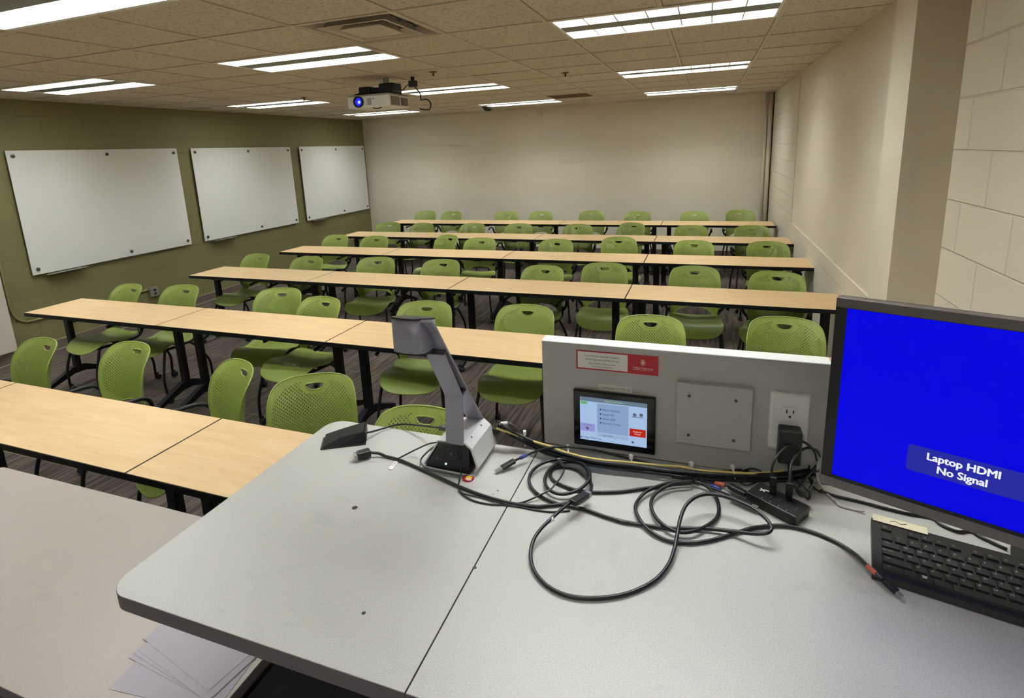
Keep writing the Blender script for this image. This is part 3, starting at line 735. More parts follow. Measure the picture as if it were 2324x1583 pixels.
for x, z, r in ((1.2836, 1.3100, .0042), (1.2981, 1.3110, .0042), (1.1755, 1.2620, .0040), (1.2800, 1.2415, .0030), (1.1610, 1.2375, .0022)):
    add_lathe(bm, [(r, 0), (r*.7, .0002)], FR(x, z, yy), 16)
add_box(bm, (1.2775, yy, 1.3040), (1.3040, yy+.0001, 1.3055)); bmesh.ops.translate(bm, verts=bm.verts[:], vec=-t.location); obj('icons', bm, glow('screen icon grey', (92,100,116)), scr)
bm = bmesh.new(); add_text(bm, 'AMX', .0052, FR(1.1490, 1.2222, HY-.0122), .02, 'LEFT', sx=1.3); obj('maker_mark', bm, mat('grey print', (96,96,98), .4), t, world=True)
t = thing('label_strip', 'small white label strip reading Touch Screen to Wake Up', 'label', (1.239, HY, 1.357))
obj('strip', bx((1.2005, HY-.0006, 1.3560), (1.2765, HY, 1.3700)), mat('label paper', (208,208,200), .5), t, world=True)
bm = bmesh.new(); add_text(bm, 'Touch Screen to Wake Up', .0066, FR(1.2385, 1.3632, HY-.0009), .012, sx=.94); obj('text', bm, M_ink, t, world=True)
# blank plate
t = thing('blank_plate', 'blank square grey cover plate screwed to the upright panel', 'cover plate', (1.449, HY, 1.256))
obj('plate', bx((1.3735, HY-.014, 1.2570), (1.5245, HY, 1.3995), .0012, 1), M_hutch, t, world=True)
for x, z in ((1.3990, 1.3715), (1.4920, 1.3710), (1.3995, 1.2790), (1.4910, 1.2795)):
    bm = bmesh.new(); add_lathe(bm, [(.0032, 0), (.0032, .0012), (.001, .0016)], FR(x, z, HY-.014), 12); obj('screw', bm, M_dsteel, t, world=True)
# outlet
t = thing('power_outlet', 'white duplex outlet plate on the upright panel', 'outlet', (1.595, HY, 1.266))
bm = bmesh.new(); P0 = rrect(1.5570, 1.2685, 1.6315, 1.3975, .002, 2); add_prism(bm, [(x, z) for x, z in P0], -.002, 0, Matrix(((1,0,0,0),(0,0,1,HY),(0,1,0,0),(0,0,0,1))))
add_box(bm, (1.5575, HY-.008, 1.2690), (1.6310, HY-.001, 1.3970), .0055, 2); obj('cover_plate', bm, M_white, t, world=True)
bm = bmesh.new(); c, R_ = (1.5952, 1.3550), .0170
oc = [(max(-.0170, min(.0170, R_*math.cos(a)*1.0)), max(-.0125, min(.0125, R_*math.sin(a)))) for a in [2*PI*k/32 for k in range(32)]]
add_prism(bm, oc, .004, .0100, FR(c[0], c[1], HY)); rc = obj('receptacle', bm, M_white, t, world=True)
bm = bmesh.new()
for dx, dz, w_, h_ in ((-.0062, .003, .0012, .0085), (.0062, .003, .0012, .0070)): add_box(bm, (c[0]+dx-w_, HY-.0104, c[1]+dz-h_/2), (c[0]+dx+w_, HY-.0095, c[1]+dz+h_/2))
add_lathe(bm, [(.0026, .0095), (.0026, .0104)], FR(c[0], c[1]-.0082, HY), 10)
bmesh.ops.translate(bm, verts=bm.verts[:], vec=-t.location); obj('slot', bm, M_ink, rc)
bm = bmesh.new(); add_lathe(bm, [(.0028, .007), (.0028, .0088)], FR(1.5958, 1.3335, HY), 10); obj('screw', bm, M_white, t, world=True)
t = thing('wall_charger', 'black rectangular power adapter plugged into the white outlet', 'power adapter', (1.597, HY-.03, 1.222))
obj('body', bx((1.5745, HY-.042, 1.2560), (1.6165, HY-.0085, 1.3290), .004, 3), M_blkp, t, world=True)
obj('cord', tube([(1.597, HY-.026, 1.257), (1.598, HY-.03, 1.235), (1.600, HY-.035, 1.215), (1.62, HY-.03, 1.208)], .0035, 8, 5), M_cord, t, world=True) if False else None
bm = bmesh.new(); add_tube(bm, spline([(1.598, HY-.026, 1.257), (1.599, HY-.03, 1.236), (1.604, HY-.033, 1.214)], 5), .0035, 8); obj('cord', bm, M_cord, t, world=True)

# ------------------------------------------------------------------ monitor
MO = Vector((1.6396, .7856, 1.3321)); MA, MT = -.3772, .0255
MX = Vector((math.cos(MA), math.sin(MA), 0)); MN = Vector((math.sin(MA), -math.cos(MA), 0)); MU = Vector((0,0,1))*math.cos(MT)-MN*math.sin(MT); MZ = MX.cross(MU)
MF = Matrix((MX, MU, MZ)).transposed().to_4x4(); MF.translation = MO     # local x right, y up, z toward the viewer
t = thing('computer_monitor', 'large monitor with solid blue screen reading Laptop HDMI No Signal', 'monitor', (1.93, .80, ZD))
W_, H_ = .531, .2975
def mbox(bm, lo, hi, bev=0): tmp = bmesh.new(); add_box(tmp, lo, hi, bev, 2); join(bm, tmp, MF)
bm = bmesh.new(); mbox(bm, (-.0165, -.0225, -.026), (W_+.0165, H_+.016, -.003), .003); mbox(bm, (.08, .02, -.05), (W_-.08, H_-.03, -.024), .01); obj('housing', bm, M_blkp, t, world=True)
bm = bmesh.new(); mbox(bm, (-.0165, H_+.001, -.018), (W_+.0165, H_+.0165, .0015), .0008); obj('top_bezel', bm, mat('grey bezel', (104,98,96), .35, .2), t, world=True)
bm = bmesh.new(); mbox(bm, (-.0165, -.0225, -.018), (W_+.0165, -.0055, .0015), .0008); bb = obj('bottom_bezel', bm, MATS['grey bezel'], t, world=True)
bm = bmesh.new()
for a, b in (((-.0165, -.0055), (0, H_+.001)), ((W_, -.0055), (W_+.0165, H_+.001)), ((0, -.0055), (W_, 0)), ((0, H_), (W_, H_+.001))): mbox(bm, (a[0], a[1], -.006), (b[0], b[1], .0))
obj('side_bezel', bm, mat('matte black bezel', (12,12,16), .5), t, world=True)
bm = bmesh.new(); tmp = text_bm('Professional', .0052, .0); join(bm, tmp, MF @ Matrix.Translation((.014, -.0135, .0018))); bmesh.ops.translate(bm, verts=bm.verts[:], vec=-t.location); obj('maker_mark', bm, M_dedge, bb)
bm = bmesh.new(); mbox(bm, (0, 0, -.004), (W_, H_, -.0012)); sc_ = obj('screen', bm, mat('blue screen', (0,0,0), .45, spec=.12, emit=(0,0,222), estr=ES), t, world=True)
bm = bmesh.new(); q = rrect(.100, .0485, .431, .0925, .004, 3); add_prism(bm, q, -.0011, -.0008, MF); bmesh.ops.translate(bm, verts=bm.verts[:], vec=-t.location); obj('message_box', bm, mat('message blue', (0,0,0), .45, spec=.12, emit=(38,42,160), estr=ES), sc_)
bm = bmesh.new(); join(bm, text_bm('Laptop HDMI', .0168, .036, 'CENTER'), MF @ Matrix.Translation((.1675, .0790, -.0005)) @ Matrix.Diagonal((.93,1,1,1)))
join(bm, text_bm('No Signal', .0168, .036, 'CENTER'), MF @ Matrix.Translation((.1680, .0610, -.0005)) @ Matrix.Diagonal((.93,1,1,1)))
bmesh.ops.translate(bm, verts=bm.verts[:], vec=-t.location); obj('message_text', bm, mat('message white', (0,0,0), .4, emit=(235,238,250), estr=ES), sc_)
bm = bmesh.new(); c = MO+MX*(W_/2)-MN*.075; add_box(bm, (.00, .024, ZD+.008-c.z), (.06, .045, .15), .004, 2, rot=Matrix()); 
for v in bm.verts: v.co = Matrix.Rotation(MA, 3, 'Z') @ v.co+c
obj('stand_neck', bm, M_alud, t, world=True)
bm = bmesh.new(); add_prism(bm, rrect(-.02, .030, .24, .115, .02, 4), 0, .010); 
for v in bm.verts: v.co = Matrix.Rotation(MA, 3, 'Z') @ v.co+Vector((c.x, c.y, ZD))
obj('stand_base', bm, M_blkp, t, world=True)

# ------------------------------------------------------------------ keyboard
KA = math.radians(-12.6)
t = thing('keyboard', 'black computer keyboard below the monitor, cut by the picture edge', 'keyboard', (1.6915, .7075, ZD), KA)
KW, KD = .442, .146
bm = bmesh.new(); M = Matrix(((0,0,1,0),(1,0,0,0),(0,1,0,0),(0,0,0,1)))
add_prism(bm, [(0, .001), (.004, .010), (.012, .0135), (KD-.004, .021), (KD, .018), (KD, .004), (KD-.02, .0)], 0, KW, M); obj('case', bm, M_blkp, t)
kz = lambda v: .0135+(v-.012)*(.0075/(KD-.016))
M_key = mat('keycap black', (16,16,20), .5); U1 = .01905
rows = [(.0195, [1.5,1,1,1.25,5.5,1.25,1,1,1.5], .0165), (.0385, [2.25]+[1]*10+[2.75], .0165), (.0575, [1.75]+[1]*11+[2.25], .0165), (.0765, [1.5]+[1]*12+[1.5], .0165), (.0955, [1]*13+[2], .0165), (.1185, None, .0120)]
def keycap(u, v, w_, d):
    bm = bmesh.new(); z = kz(v); s = .001
    b = [bm.verts.new((u+a, v+c, z-.001)) for a, c in ((0,-d/2),(w_,-d/2),(w_,d/2),(0,d/2))]
    e = [bm.verts.new((u+a, v+c, z+.0035)) for a, c in ((s,-d/2+s),(w_-s,-d/2+s),(w_-s,d/2-s),(s,d/2-s))]
    bm.faces.new(e); bm.faces.new(b[::-1])
    for k in range(4): bm.faces.new((b[k], b[(k+1) % 4], e[(k+1) % 4], e[k]))
    return obj('key', bm, M_key, t)
leg = bmesh.new(); LET = {1: ' ZXCVBNM,./ ', 2: ' ASDFGHJKL;\' ', 3: ' QWERTYUIOP[]\\', 4: '`1234567890-= '}
for ri, (v, ws, d) in enumerate(rows):
    u = .0125
    if ws is None:
        xs = [0]+[2+k for k in range(4)]+[6.5+k for k in range(4)]+[11+k for k in range(4)]
        for k, xx in enumerate(xs): keycap(u+xx*U1+.001, v, U1-.003, d); add_text(leg, 'Esc' if k == 0 else 'F%d' % k, .0035, Matrix.Translation((u+xx*U1+.007, v+.002, kz(v)+.0037)))
        continue
    for k, w_ in enumerate(ws):
        keycap(u+.0012, v, w_*U1-.0026, d)
        s = LET.get(ri, '')[k:k+1] if ri in LET else ''
        if ri == 0 and k == 2: add_box(leg, (u+.006, v, kz(v)+.0036), (u+.012, v+.006, kz(v)+.0038))
        elif s.strip(): add_text(leg, s, .0058, Matrix.Translation((u+.0065, v+.0028, kz(v)+.0037)), .02)
        elif w_ > 1 and w_ < 5: add_text(leg, {0:'Ctrl',1:'Shift',2:'Caps Lock',3:'Tab',4:'Backspace'}[ri] if k == 0 else '', .0036, Matrix.Translation((u+.009, v+.0035, kz(v)+.0037)))
        u += w_*U1
obj('key_legends', leg, mat('legend grey', (176,176,180), .5), t)
bm = bmesh.new()
for c_ in range(7):
    for ri in range(5):
        if c_ < 3 and ri in (1, 2) and not (c_ == 1 and ri == 1): 
            if ri != 1 or c_ != 1: continue
        u = .0125+15.25*U1+c_*U1+(.004 if c_ > 2 else 0)
        if u+.016 < KW: add_box(bm, (u, rows[ri][0]-.008, kz(rows[ri][0])-.001), (u+.0163, rows[ri][0]+.008, kz(rows[ri][0])+.0035), .0008, 1)
o = obj('numeric_keys', bm, M_key, t); o['kind'] = 'stuff'
bm = bmesh.new(); add_box(bm, (.002, KD-.012, kz(KD)+.0005), (.082, KD+.008, kz(KD)+.0012)); tp = obj('tape_label', bm, mat('cream tape', (214,206,178), .5), t)
bm = bmesh.new(); add_text(bm, 'keyboard', .008, Matrix.Translation((.045, KD-.002, kz(KD)+.0014)), .01) if False else add_tube(bm, [(.028, KD-.004, kz(KD)+.0014), (.036, KD+.001, kz(KD)+.0014), (.044, KD-.004, kz(KD)+.0014), (.052, KD+.001, kz(KD)+.0014)], .0006, 5); obj('scribble', bm, M_ink, tp)

# ------------------------------------------------------------------ document camera
t = thing('document_camera', 'silver and grey document camera with angled arm standing on the desk', 'document camera', (.893, .86, ZD))
MYZ = Matrix(((1,0,0,0),(0,0,1,0),(0,1,0,0),(0,0,0,1)))    # prism in x,z extruded along y
bm = bmesh.new()
add_prism(bm, [(.822, 1.2005), (.866, 1.270), (.934, 1.275), (.950, 1.262), (.963, 1.216), (.954, 1.2005), (.950, 1.2035), (.958, 1.217), (.946, 1.259), (.932, 1.271), (.868, 1.266), (.828, 1.2035)], .797, .912, MYZ)
add_box(bm, (.822, .786, 1.2005), (.956, .918, 1.2045), .001, 1); obj('base_shell', bm, mat('silver base', (214,214,218), .35, .25), t, world=True)
bm = bmesh.new()
P0 = [Vector(v) for v in ((.834,.790,1.205),(.946,.786,1.205),(.946,.936,1.205),(.834,.936,1.205))]; P1 = [Vector(v) for v in ((.871,.803,1.266),(.941,.800,1.268),(.941,.914,1.268),(.871,.914,1.266))]
a = [bm.verts.new(v) for v in P0]; b = [bm.verts.new(v) for v in P1]; bm.faces.new(a[::-1]); bm.faces.new(b)
for k in range(4): bm.faces.new((a[k], a[(k+1) % 4], b[(k+1) % 4], b[k]))
body = obj('base_body', bm, mat('satin black', (20,19,24), .3), t, world=True)
def face_pt(u, v, off=.0006):   # on the sloping front of the base body
    p = P0[0].lerp(P0[1], u).lerp(P1[0].lerp(P1[1], u), v); n = (P0[1]-P0[0]).cross(P1[0]-P0[0]).normalized()
    return p+n*off, n
def face_frame(u, v, off=.0006):
    p, n = face_pt(u, v, off); X_ = (P0[1]-P0[0]).normalized(); Y_ = n.cross(X_); m_ = Matrix((X_, Y_, n)).transposed().to_4x4(); m_.translation = p; return m_
M_btn = mat('button grey', (66,64,72), .35)
bm = bmesh.new(); F_ = face_frame(.50, .60)
for k in range(4):
    for j in range(6):
        a0 = math.radians(90*k+10+j*70/6); a1 = math.radians(90*k+10+(j+1)*70/6)
        bm.faces.new([bm.verts.new(F_ @ Vector((r*math.cos(c_), r*math.sin(c_), 0))) for r, c_ in ((.0135, a0), (.0135, a1), (.0115, a1), (.0115, a0))])
add_lathe(bm, [(.006, -.001), (.006, .0008), (.005, .001)], F_, 16); bmesh.ops.translate(bm, verts=bm.verts[:], vec=-t.location); obj('control_dial', bm, M_btn, body)
bm = bmesh.new()
for u, v, r in ((.17, .36, .0035), (.27, .34, .0022), (.27, .55, .0022)): add_lathe(bm, [(r, -.001), (r, .0008)], face_frame(u, v), 12)
bmesh.ops.translate(bm, verts=bm.verts[:], vec=-t.location); obj('button', bm, M_btn, body)
bm = bmesh.new(); add_lathe(bm, [(.0024, -.001), (.0024, .0010)], face_frame(.43, .22), 12); bmesh.ops.translate(bm, verts=bm.verts[:], vec=-t.location); obj('status_light', bm, mat('cyan light', (0,0,0), .4, emit=(190,245,240), estr=1.3), body)
for x, y in ((.9395, .826), (.9395, .882)):
    bm = bmesh.new(); add_lathe(bm, [(.0022, 0), (.0022, .0008)], Matrix.Translation((x-.002, y, 1.2735)) @ Matrix.Rotation(.6, 4, 'Y'), 10); obj('screw', bm, M_dsteel, t, world=True)
def strip(bm, pts, th, x0, x1):     # bent sheet following pts in the y,z plane
    A, B = [], []
    for i, (y, z) in enumerate(pts):
        a_ = Vector(pts[max(i-1, 0)]); b_ = Vector(pts[min(i+1, len(pts)-1)]); d_ = (b_-a_).normalized(); n_ = Vector((-d_.y, d_.x))*th/2
        A.append((y+n_.x, z+n_.y)); B.append((y-n_.x, z-n_.y))
    add_prism(bm, A+B[::-1], x0, x1, Matrix(((0,0,1,0),(1,0,0,0),(0,1,0,0),(0,0,0,1))))
bm = bmesh.new(); strip(bm, [(.797, 1.268), (.8075, 1.376), (.8035, 1.386), (.737, 1.504)], .0045, .888, .9305); obj('front_plate', bm, M_alud, t, world=True)
bm = bmesh.new(); strip(bm, [(.915, 1.268), (.8325, 1.3865), (.7066, 1.573), (.690, 1.590)], .005, .8885, .9310); obj('rear_plate', bm, M_alud, t, world=True)
bm = bmesh.new(); strip(bm, [(.8065, 1.381), (.8325, 1.3875)], .004, .8885, .9300); strip(bm, [(.737, 1.503), (.748, 1.512)], .004, .8885, .9300)
add_prism(bm, [(.8065, 1.382), (.8325, 1.3865), (.748, 1.512), (.737, 1.504)], .8885, .900, Matrix(((0,0,1,0),(1,0,0,0),(0,1,0,0),(0,0,0,1)))); obj('web', bm, mat('dark grey web', (96,94,106), .45, .5), t, world=True)
hp = [(.9110, .742), (.9125, .708), (.9115, .699), (.9085, .692), (.9030, .6875), (.8940, .6845), (.8800, .6828), (.8650, .6835), (.8500, .6862), (.8425, .6895), (.8395, .694), (.8395, .742)]
def tilt_top(bm, z0):
    for v in bm.verts:
        if v.co.z > z0: v.co.z -= max(0, (v.co.y-.69))*.26
bm = bmesh.new(); add_prism(bm, hp, 1.5215, 1.5905, smooth=True); tilt_top(bm, 1.55); [setattr(e, 'smooth', False) for e in bm.edges if abs(e.calc_face_angle(0)) > .6]; hd = obj('camera_head', bm, M_alud, t, world=True)
bm = bmesh.new(); add_prism(bm, [(x*1.0+.0003*(1 if x > .88 else -1), y-.0004 if y < .7 else y) for x, y in hp], 1.5905, 1.5940); tilt_top(bm, 1.55); bmesh.ops.translate(bm, verts=bm.verts[:], vec=-t.location); obj('head_lid', bm, mat('dark lid', (40,38,42), .4), hd)
bm = bmesh.new(); add_lathe(bm, [(.020, 1.523), (.020, 1.515), (.014, 1.512)], Matrix.Translation((.892, .715, 0)), 18); add_box(bm, (.846, .692, 1.518), (.908, .738, 1.5222)); bmesh.ops.translate(bm, verts=bm.verts[:], vec=-t.location); obj('lens', bm, M_blkp, hd)

# red and yellow pin button
p = at(1063, 1086, ZD)
t = thing('enamel_button', 'small round red and yellow button beside the document camera base', 'button', (p.x, p.y, ZD))
bm = bmesh.new(); add_lathe(bm, [(.0125, 0), (.013, .002), (.0115, .0032), (.0115, .0033)], sides=28); obj('disc', bm, M_red, t)
bm = bmesh.new(); add_lathe(bm, [(.0068, .0030), (.0068, .0037)], Matrix.Translation((.0015, .0005, 0)), 24); obj('yellow_center', bm, mat('yellow enamel', (240,206,70), .4), t)
bm = bmesh.new()
for k in range(6): add_box(bm, (-.004+k*.0025, -.011+abs(k-3)*.001, .0032), (-.0028+k*.0025, -.0045+abs(k-3)*.0005, .0040))
obj('white_strokes', bm, M_wht, t)

# microphone wedge
p = at(727, 1023, ZD); q = at(830, 1009, ZD); ang = math.atan2(q.y-p.y, q.x-p.x); L = (q-p).length
t = thing('table_microphone', 'flat black wedge microphone at the far left corner of the desk', 'microphone', (p.x, p.y, ZD), ang)
bm = bmesh.new(); W2 = .078
b = [(0, .004), (L, 0), (L, W2), (.0, W2-.018)]; prof = [(.003, .006, .006), (.045, .017, .018), (L-.003, .024, .022)]
a = [bm.verts.new((x, y, 0)) for x, y in b]; e_ = [bm.verts.new((x, y, .004)) for x, y in b]; bm.faces.new(a[::-1])
for k in range(4): bm.faces.new((a[k], a[(k+1) % 4], e_[(k+1) % 4], e_[k]))
bm.faces.new(e_); obj('base', bm, M_blkp, t)
bm = bmesh.new(); S = []
for x, z, ins in ((.005, .006, .006), (.050, .021, .016), (L-.003, .030, .013)):
    S.append([bm.verts.new(v) for v in ((x, .004, .004), (x, ins, z), (x, W2-ins, z), (x, W2-.006, .004))])
for s0, s1 in zip(S, S[1:]):
    for k in range(4): bm.faces.new((s0[k], s0[(k+1) % 4], s1[(k+1) % 4], s1[k]))
bm.faces.new(S[0][::-1]); bm.faces.new(S[-1]); obj('body', bm, mat('black mesh grille', (9,9,10), .8), t)
bm = bmesh.new(); add_box(bm, (L-.002, .010, .004), (L+.002, W2-.012, .027), .001, 1); obj('end_plate', bm, M_wheel, t)

# ------------------------------------------------------------------ usb hub
p = [at(1693, 1115, ZD+.022), at(1725, 1090, ZD+.022), at(1837, 1140, ZD+.022), at(1807, 1173, ZD+.022)]
hx = (p[3]-p[0]); ha = math.atan2(hx.y, hx.x); hl = hx.length; hw = .052
t = thing('usb_hub', 'black usb hub with plugs standing in it below the outlet', 'usb hub', (p[0].x, p[0].y, ZD), ha)
obj('case', bx((0, 0, 0), (hl, hw, .022), .0015, 2), mat('hub black', (13,13,15), .4), t)
bm = bmesh.new(); add_box(bm, (.001, -.0002, .0212), (hl-.001, .0010, .0224)); obj('trim_line', bm, M_steel, t)
bm = bmesh.new()
for a_ in (.9, -.5): add_box(bm, (.012, .028, .0222), (.024, .031, .0225), rot=Matrix.Rotation(a_, 4, 'Z'))
add_box(bm, (.022, .033, .0222), (.031, .036, .0225), rot=Matrix.Rotation(.3, 4, 'Z')); obj('maker_mark', bm, M_wht, t)
for k in range(4):
    bm = bmesh.new(); add_box(bm, (.038+k*.016, .014, .0221), (.042+k*.016, .030, .0227)); obj('port', bm, M_wheel, t)
for k in range(4):
    bm = bmesh.new(); add_lathe(bm, [(.0009, .0221), (.0009, .0226)], Matrix.Translation((.03+k*.016, .006, 0)), 8); obj('indicator', bm, M_wht, t)

# ------------------------------------------------------------------ cables on the desk
z4 = lambda x, y: (700+x/3.873, 900+y/3.873)
Qf = lambda x, y: (1150+x/3.0987, 940+y/3.0987)
Gf = lambda x, y: (1560+x/6.835, 1000+y/6.835)
Tf = lambda x, y: (1100+x/5.81, 940+y/5.81)
def route(fn, pts, r):
    out = []
    for p in pts:
        px, py = fn(p[0], p[1]); dz = p[2] if len(p) > 2 else 0
        out.append(at(px, py, ZD+r+.0004+dz))
    return out
def cable(name, label, pts, r, m=M_cord, parts=(), n=5, cat='cable', group='cables on the desk'):
    sp = spline(pts, n); root = thing(name, label, cat, tuple(pts[0]), 0, group)
    bm = bmesh.new(); add_tube(bm, sp, r, 8); obj('cord', bm, m, root, world=True); return root
def plug(root, a, b, w_, h_, m=M_blkp, name='plug', tip=None):
    """box connector from a to b, with an optional metal tip"""
    d = (b-a); L_ = d.length; x = d.normalized(); y = Vector((0,0,1)).cross(x).normalized(); z = x.cross(y)
    F_ = Matrix((x, y, z)).transposed().to_4x4(); F_.translation = a
    bm = bmesh.new(); tmp = bmesh.new(); add_box(tmp, (0, -w_/2, -h_/2), (L_, w_/2, h_/2), min(w_, h_)*.22, 2); join(bm, tmp, F_); pl = obj(name, bm, m, root, world=True)
    if tip:
        bm = bmesh.new(); tmp = bmesh.new(); add_box(tmp, (L_-.001, -w_*.36, -h_*.28), (L_+tip, w_*.36, h_*.28), .0005, 1); join(bm, tmp, F_)
        bmesh.ops.translate(bm, verts=bm.verts[:], vec=-root.location); obj('metal_tip', bm, M_steel, pl)
    return pl
def sleeve(root, a, b, r, m, name='tag'):
    bm = bmesh.new(); add_tube(bm, [a, b], r, 10); return obj(name, bm, m, root, world=True)
# HDMI cable: bundle, coil on the left, long run, big foreground loop, plug
P = route(Qf, [(1700,398), (1520,412), (1380,452), (1270,478), (1150,488), (1084,506)], .0035)
P += route(Tf, [(2100,975), (1800,1015), (1500,1025), (1250,1005), (1060,950), (920,880), (868,800), (905,715), (1010,692), (1150,705), (1290,775), (1385,880), (1375,800,.004), (1320,690,.006), (1220,632,.006), (1080,625,.006), (950,655,.006), (840,740,.006), (792,860,.006), (830,970,.006), (930,1035,.006), (1060,1048,.006), (1200,1010,.008), (1310,940,.008), (1385,840,.010), (1370,730,.012), (1290,650,.012), (1130,598,.012), (960,592,.010), (780,635,.008), (640,730,.006), (585,840,.004), (610,950,.002), (700,1050), (850,1135), (1000,1185), (1180,1222), (1350,1262), (1600,1350), (1900,1430)], .0035)
P += route(Qf, [(770,745), (930,772), (1150,800), (1400,802,.002), (1600,822,.006), (1740,838,.014), (1830,832,.020), (1862,800,.024), (1830,740,.026), (1750,672,.028), (1640,615,.030), (1530,575,.032), (1420,560,.032), (1330,580,.030), (1260,640,.026), (1222,730,.020), (1200,840,.014), (1180,940,.008), (1140,1050,.004), (1060,1150,.002), (940,1225), (800,1272), (640,1292), (480,1285), (350,1245), (250,1175), (185,1080,.002), (168,975,.005), (190,880,.010), (240,805,.015), (310,735,.020), (380,672,.022), (455,612,.022)], .0035)
hd_ = cable('hdmi_cable', 'long black cable with the big foreground loop and tagged plug on the desk', P, .0035)
plug(hd_, at(*Tf(1150,1165), ZD+.028), at(*Tf(1345,1050), ZD+.022), .016, .011, tip=.010)
sleeve(hd_, at(*Tf(820,1415), ZD+.0205), at(*Tf(905,1370), ZD+.0235), .0045, M_wht, 'white_tag')
# USB-C cable
P = route(Gf, [(2700,1770)], .003)[:0]
k3 = lambda x, y: (1600+x/3.21, 950+y/3.21)
P = route(k3, [(1300,1172,.012), (1180,1070,.010), (1090,985,.004), (960,900), (800,830), (650,788), (520,776), (400,786)], .0035)
P += route(Qf, [(1720,800), (1600,835), (1500,868), (1380,895), (1250,903), (1120,882), (1010,820,.002), (940,745,.003), (905,660,.004), (925,600,.004), (985,540,.006), (1090,495,.008), (1200,474,.008), (1310,470,.008), (1400,500,.006), (1465,565,.004), (1492,650,.003), (1480,720,.002), (1420,775,.003), (1330,815,.006), (1230,828,.006), (1130,795,.006), (1050,725,.005), (1015,640,.006), (1035,570,.007), (1110,510,.010), (1200,480,.012), (1290,478,.010), (1380,430,.008), (1500,405,.008), (1650,392,.008)], .0035)
uc = cable('usb_c_cable', 'black cable ending in a plug near the keyboard corner, red tag', P, .0035)
plug(uc, at(*k3(1300,1172), ZD+.0125), at(*k3(1400,1262), ZD+.0085), .010, .008, tip=.008)
sleeve(uc, at(*k3(1185,1074), ZD+.014), at(*k3(1250,1130), ZD+.0155), .0043, mat('red tag', (176,84,66), .5), 'red_tag')
# left cable with monitor plug
P = route(z4, [(545,490,.008), (620,497,.004), (680,522), (760,542), (860,578), (1000,640), (1150,710), (1300,778), (1450,838), (1600,888), (1800,938), (2000,962)], .0035)
P += route(Tf, [(760,1208), (950,1192), (1080,1165,.002), (1240,1120,.004), (1370,1040,.003), (1408,960,.002), (1392,890,.002), (1330,812,.002), (1250,748,.003)], .0035)
vg = cable('display_cable', 'dark teal cable with square black plug lying left of the document camera', P, .0036)
plug(vg, at(*z4(545,485), ZD+.012), at(*z4(425,520), ZD+.012), .022, .018, tip=.006)
for s in (-1, 1):
    pl = at(*z4(452+s*14, 510+s*20), ZD+.010); bm = bmesh.new(); q_ = at(*z4(412+s*14, 518+s*20), ZD+.010); add_tube(bm, [pl, q_], .0022, 8); obj('thumb_screw', bm, M_dsteel, vg, world=True)
bm = bmesh.new(); c4 = [at(*z4(*v), ZD+.0012) for v in ((703,634), (735,640), (800,556), (768,552))]; vv = [bm.verts.new(v) for v in c4]; bm.faces.new(vv)
ex = bmesh.ops.extrude_face_region(bm, geom=bm.faces[:]); bmesh.ops.translate(bm, verts=[g for g in ex['geom'] if isinstance(g, bmesh.types.BMVert)], vec=(0,0,.0006)); fl = obj('flag_tag', bm, M_wht, vg, world=True)
bm = bmesh.new(); add_text(bm, 'VGA', .008, Matrix.Translation((sum((v for v in c4), Vector())/4)+Vector((0,0,.0009))) @ Matrix.Rotation(math.atan2(c4[2].y-c4[1].y, c4[2].x-c4[1].x), 4, 'Z')); bmesh.ops.translate(bm, verts=bm.verts[:], vec=-vg.location); obj('tag_text', bm, M_ink, fl)
# thin cable draped over the camera base
P = route(z4, [(700,530,.002), (770,545), (840,515,.004), (930,470,.012), (1040,420,.035), (1110,402,.055), (1180,400,.072), (1250,425,.078), (1300,480,.055), (1335,545,.035), (1345,630,.012), (1330,720,.002), (1318,790), (1345,850), (1450,912), (1600,944), (1750,944), (1900,926)], .0018)
P += route(Tf, [(480,1165), (580,1130,.002), (700,1075,.006), (850,1000,.010), (930,920,.012), (1000,830,.014), (1045,740,.014), (1040,690,.014)], .0018)
th = cable('thin_cable', 'thin black cable draped over the document camera base', P, .0018)
plug(th, at(*Tf(1035,690), ZD+.016), at(*Tf(985,600), ZD+.018), .008, .007, tip=.006)
P = route(z4, [(1318,800,.004), (1360,850,.002), (1500,880), (1700,935,.002), (1850,965), (2000,995), (2150,1010), (2300,1000)], .0017)
cable('thin_cable', 'thin black cable running just below the thick teal one', P, .0017)
# usb A cable
P = route(Tf, [(400,605,.012), (455,580,.012), (560,530,.014), (700,475,.020), (850,440,.028), (1020,425,.032), (1200,432,.032), (1400,455,.030), (1600,500,.024), (1850,565,.016), (2100,630,.010), (2324,690,.006)], .0028)
P += route(Qf, [(1250,435,.004), (1400,440,.003)], .0028)
ua = cable('usb_cable', 'black usb cable with blue tag and silver tip right of the camera', P, .0028)
plug(ua, at(*Tf(395,608), ZD+.0145), at(*Tf(225,705), ZD+.0085), .013, .008, tip=.016)
sleeve(ua, at(*Tf(470,575), ZD+.015), at(*Tf(550,535), ZD+.017), .0042, mat('blue tag', (48,72,150), .5), 'blue_tag')
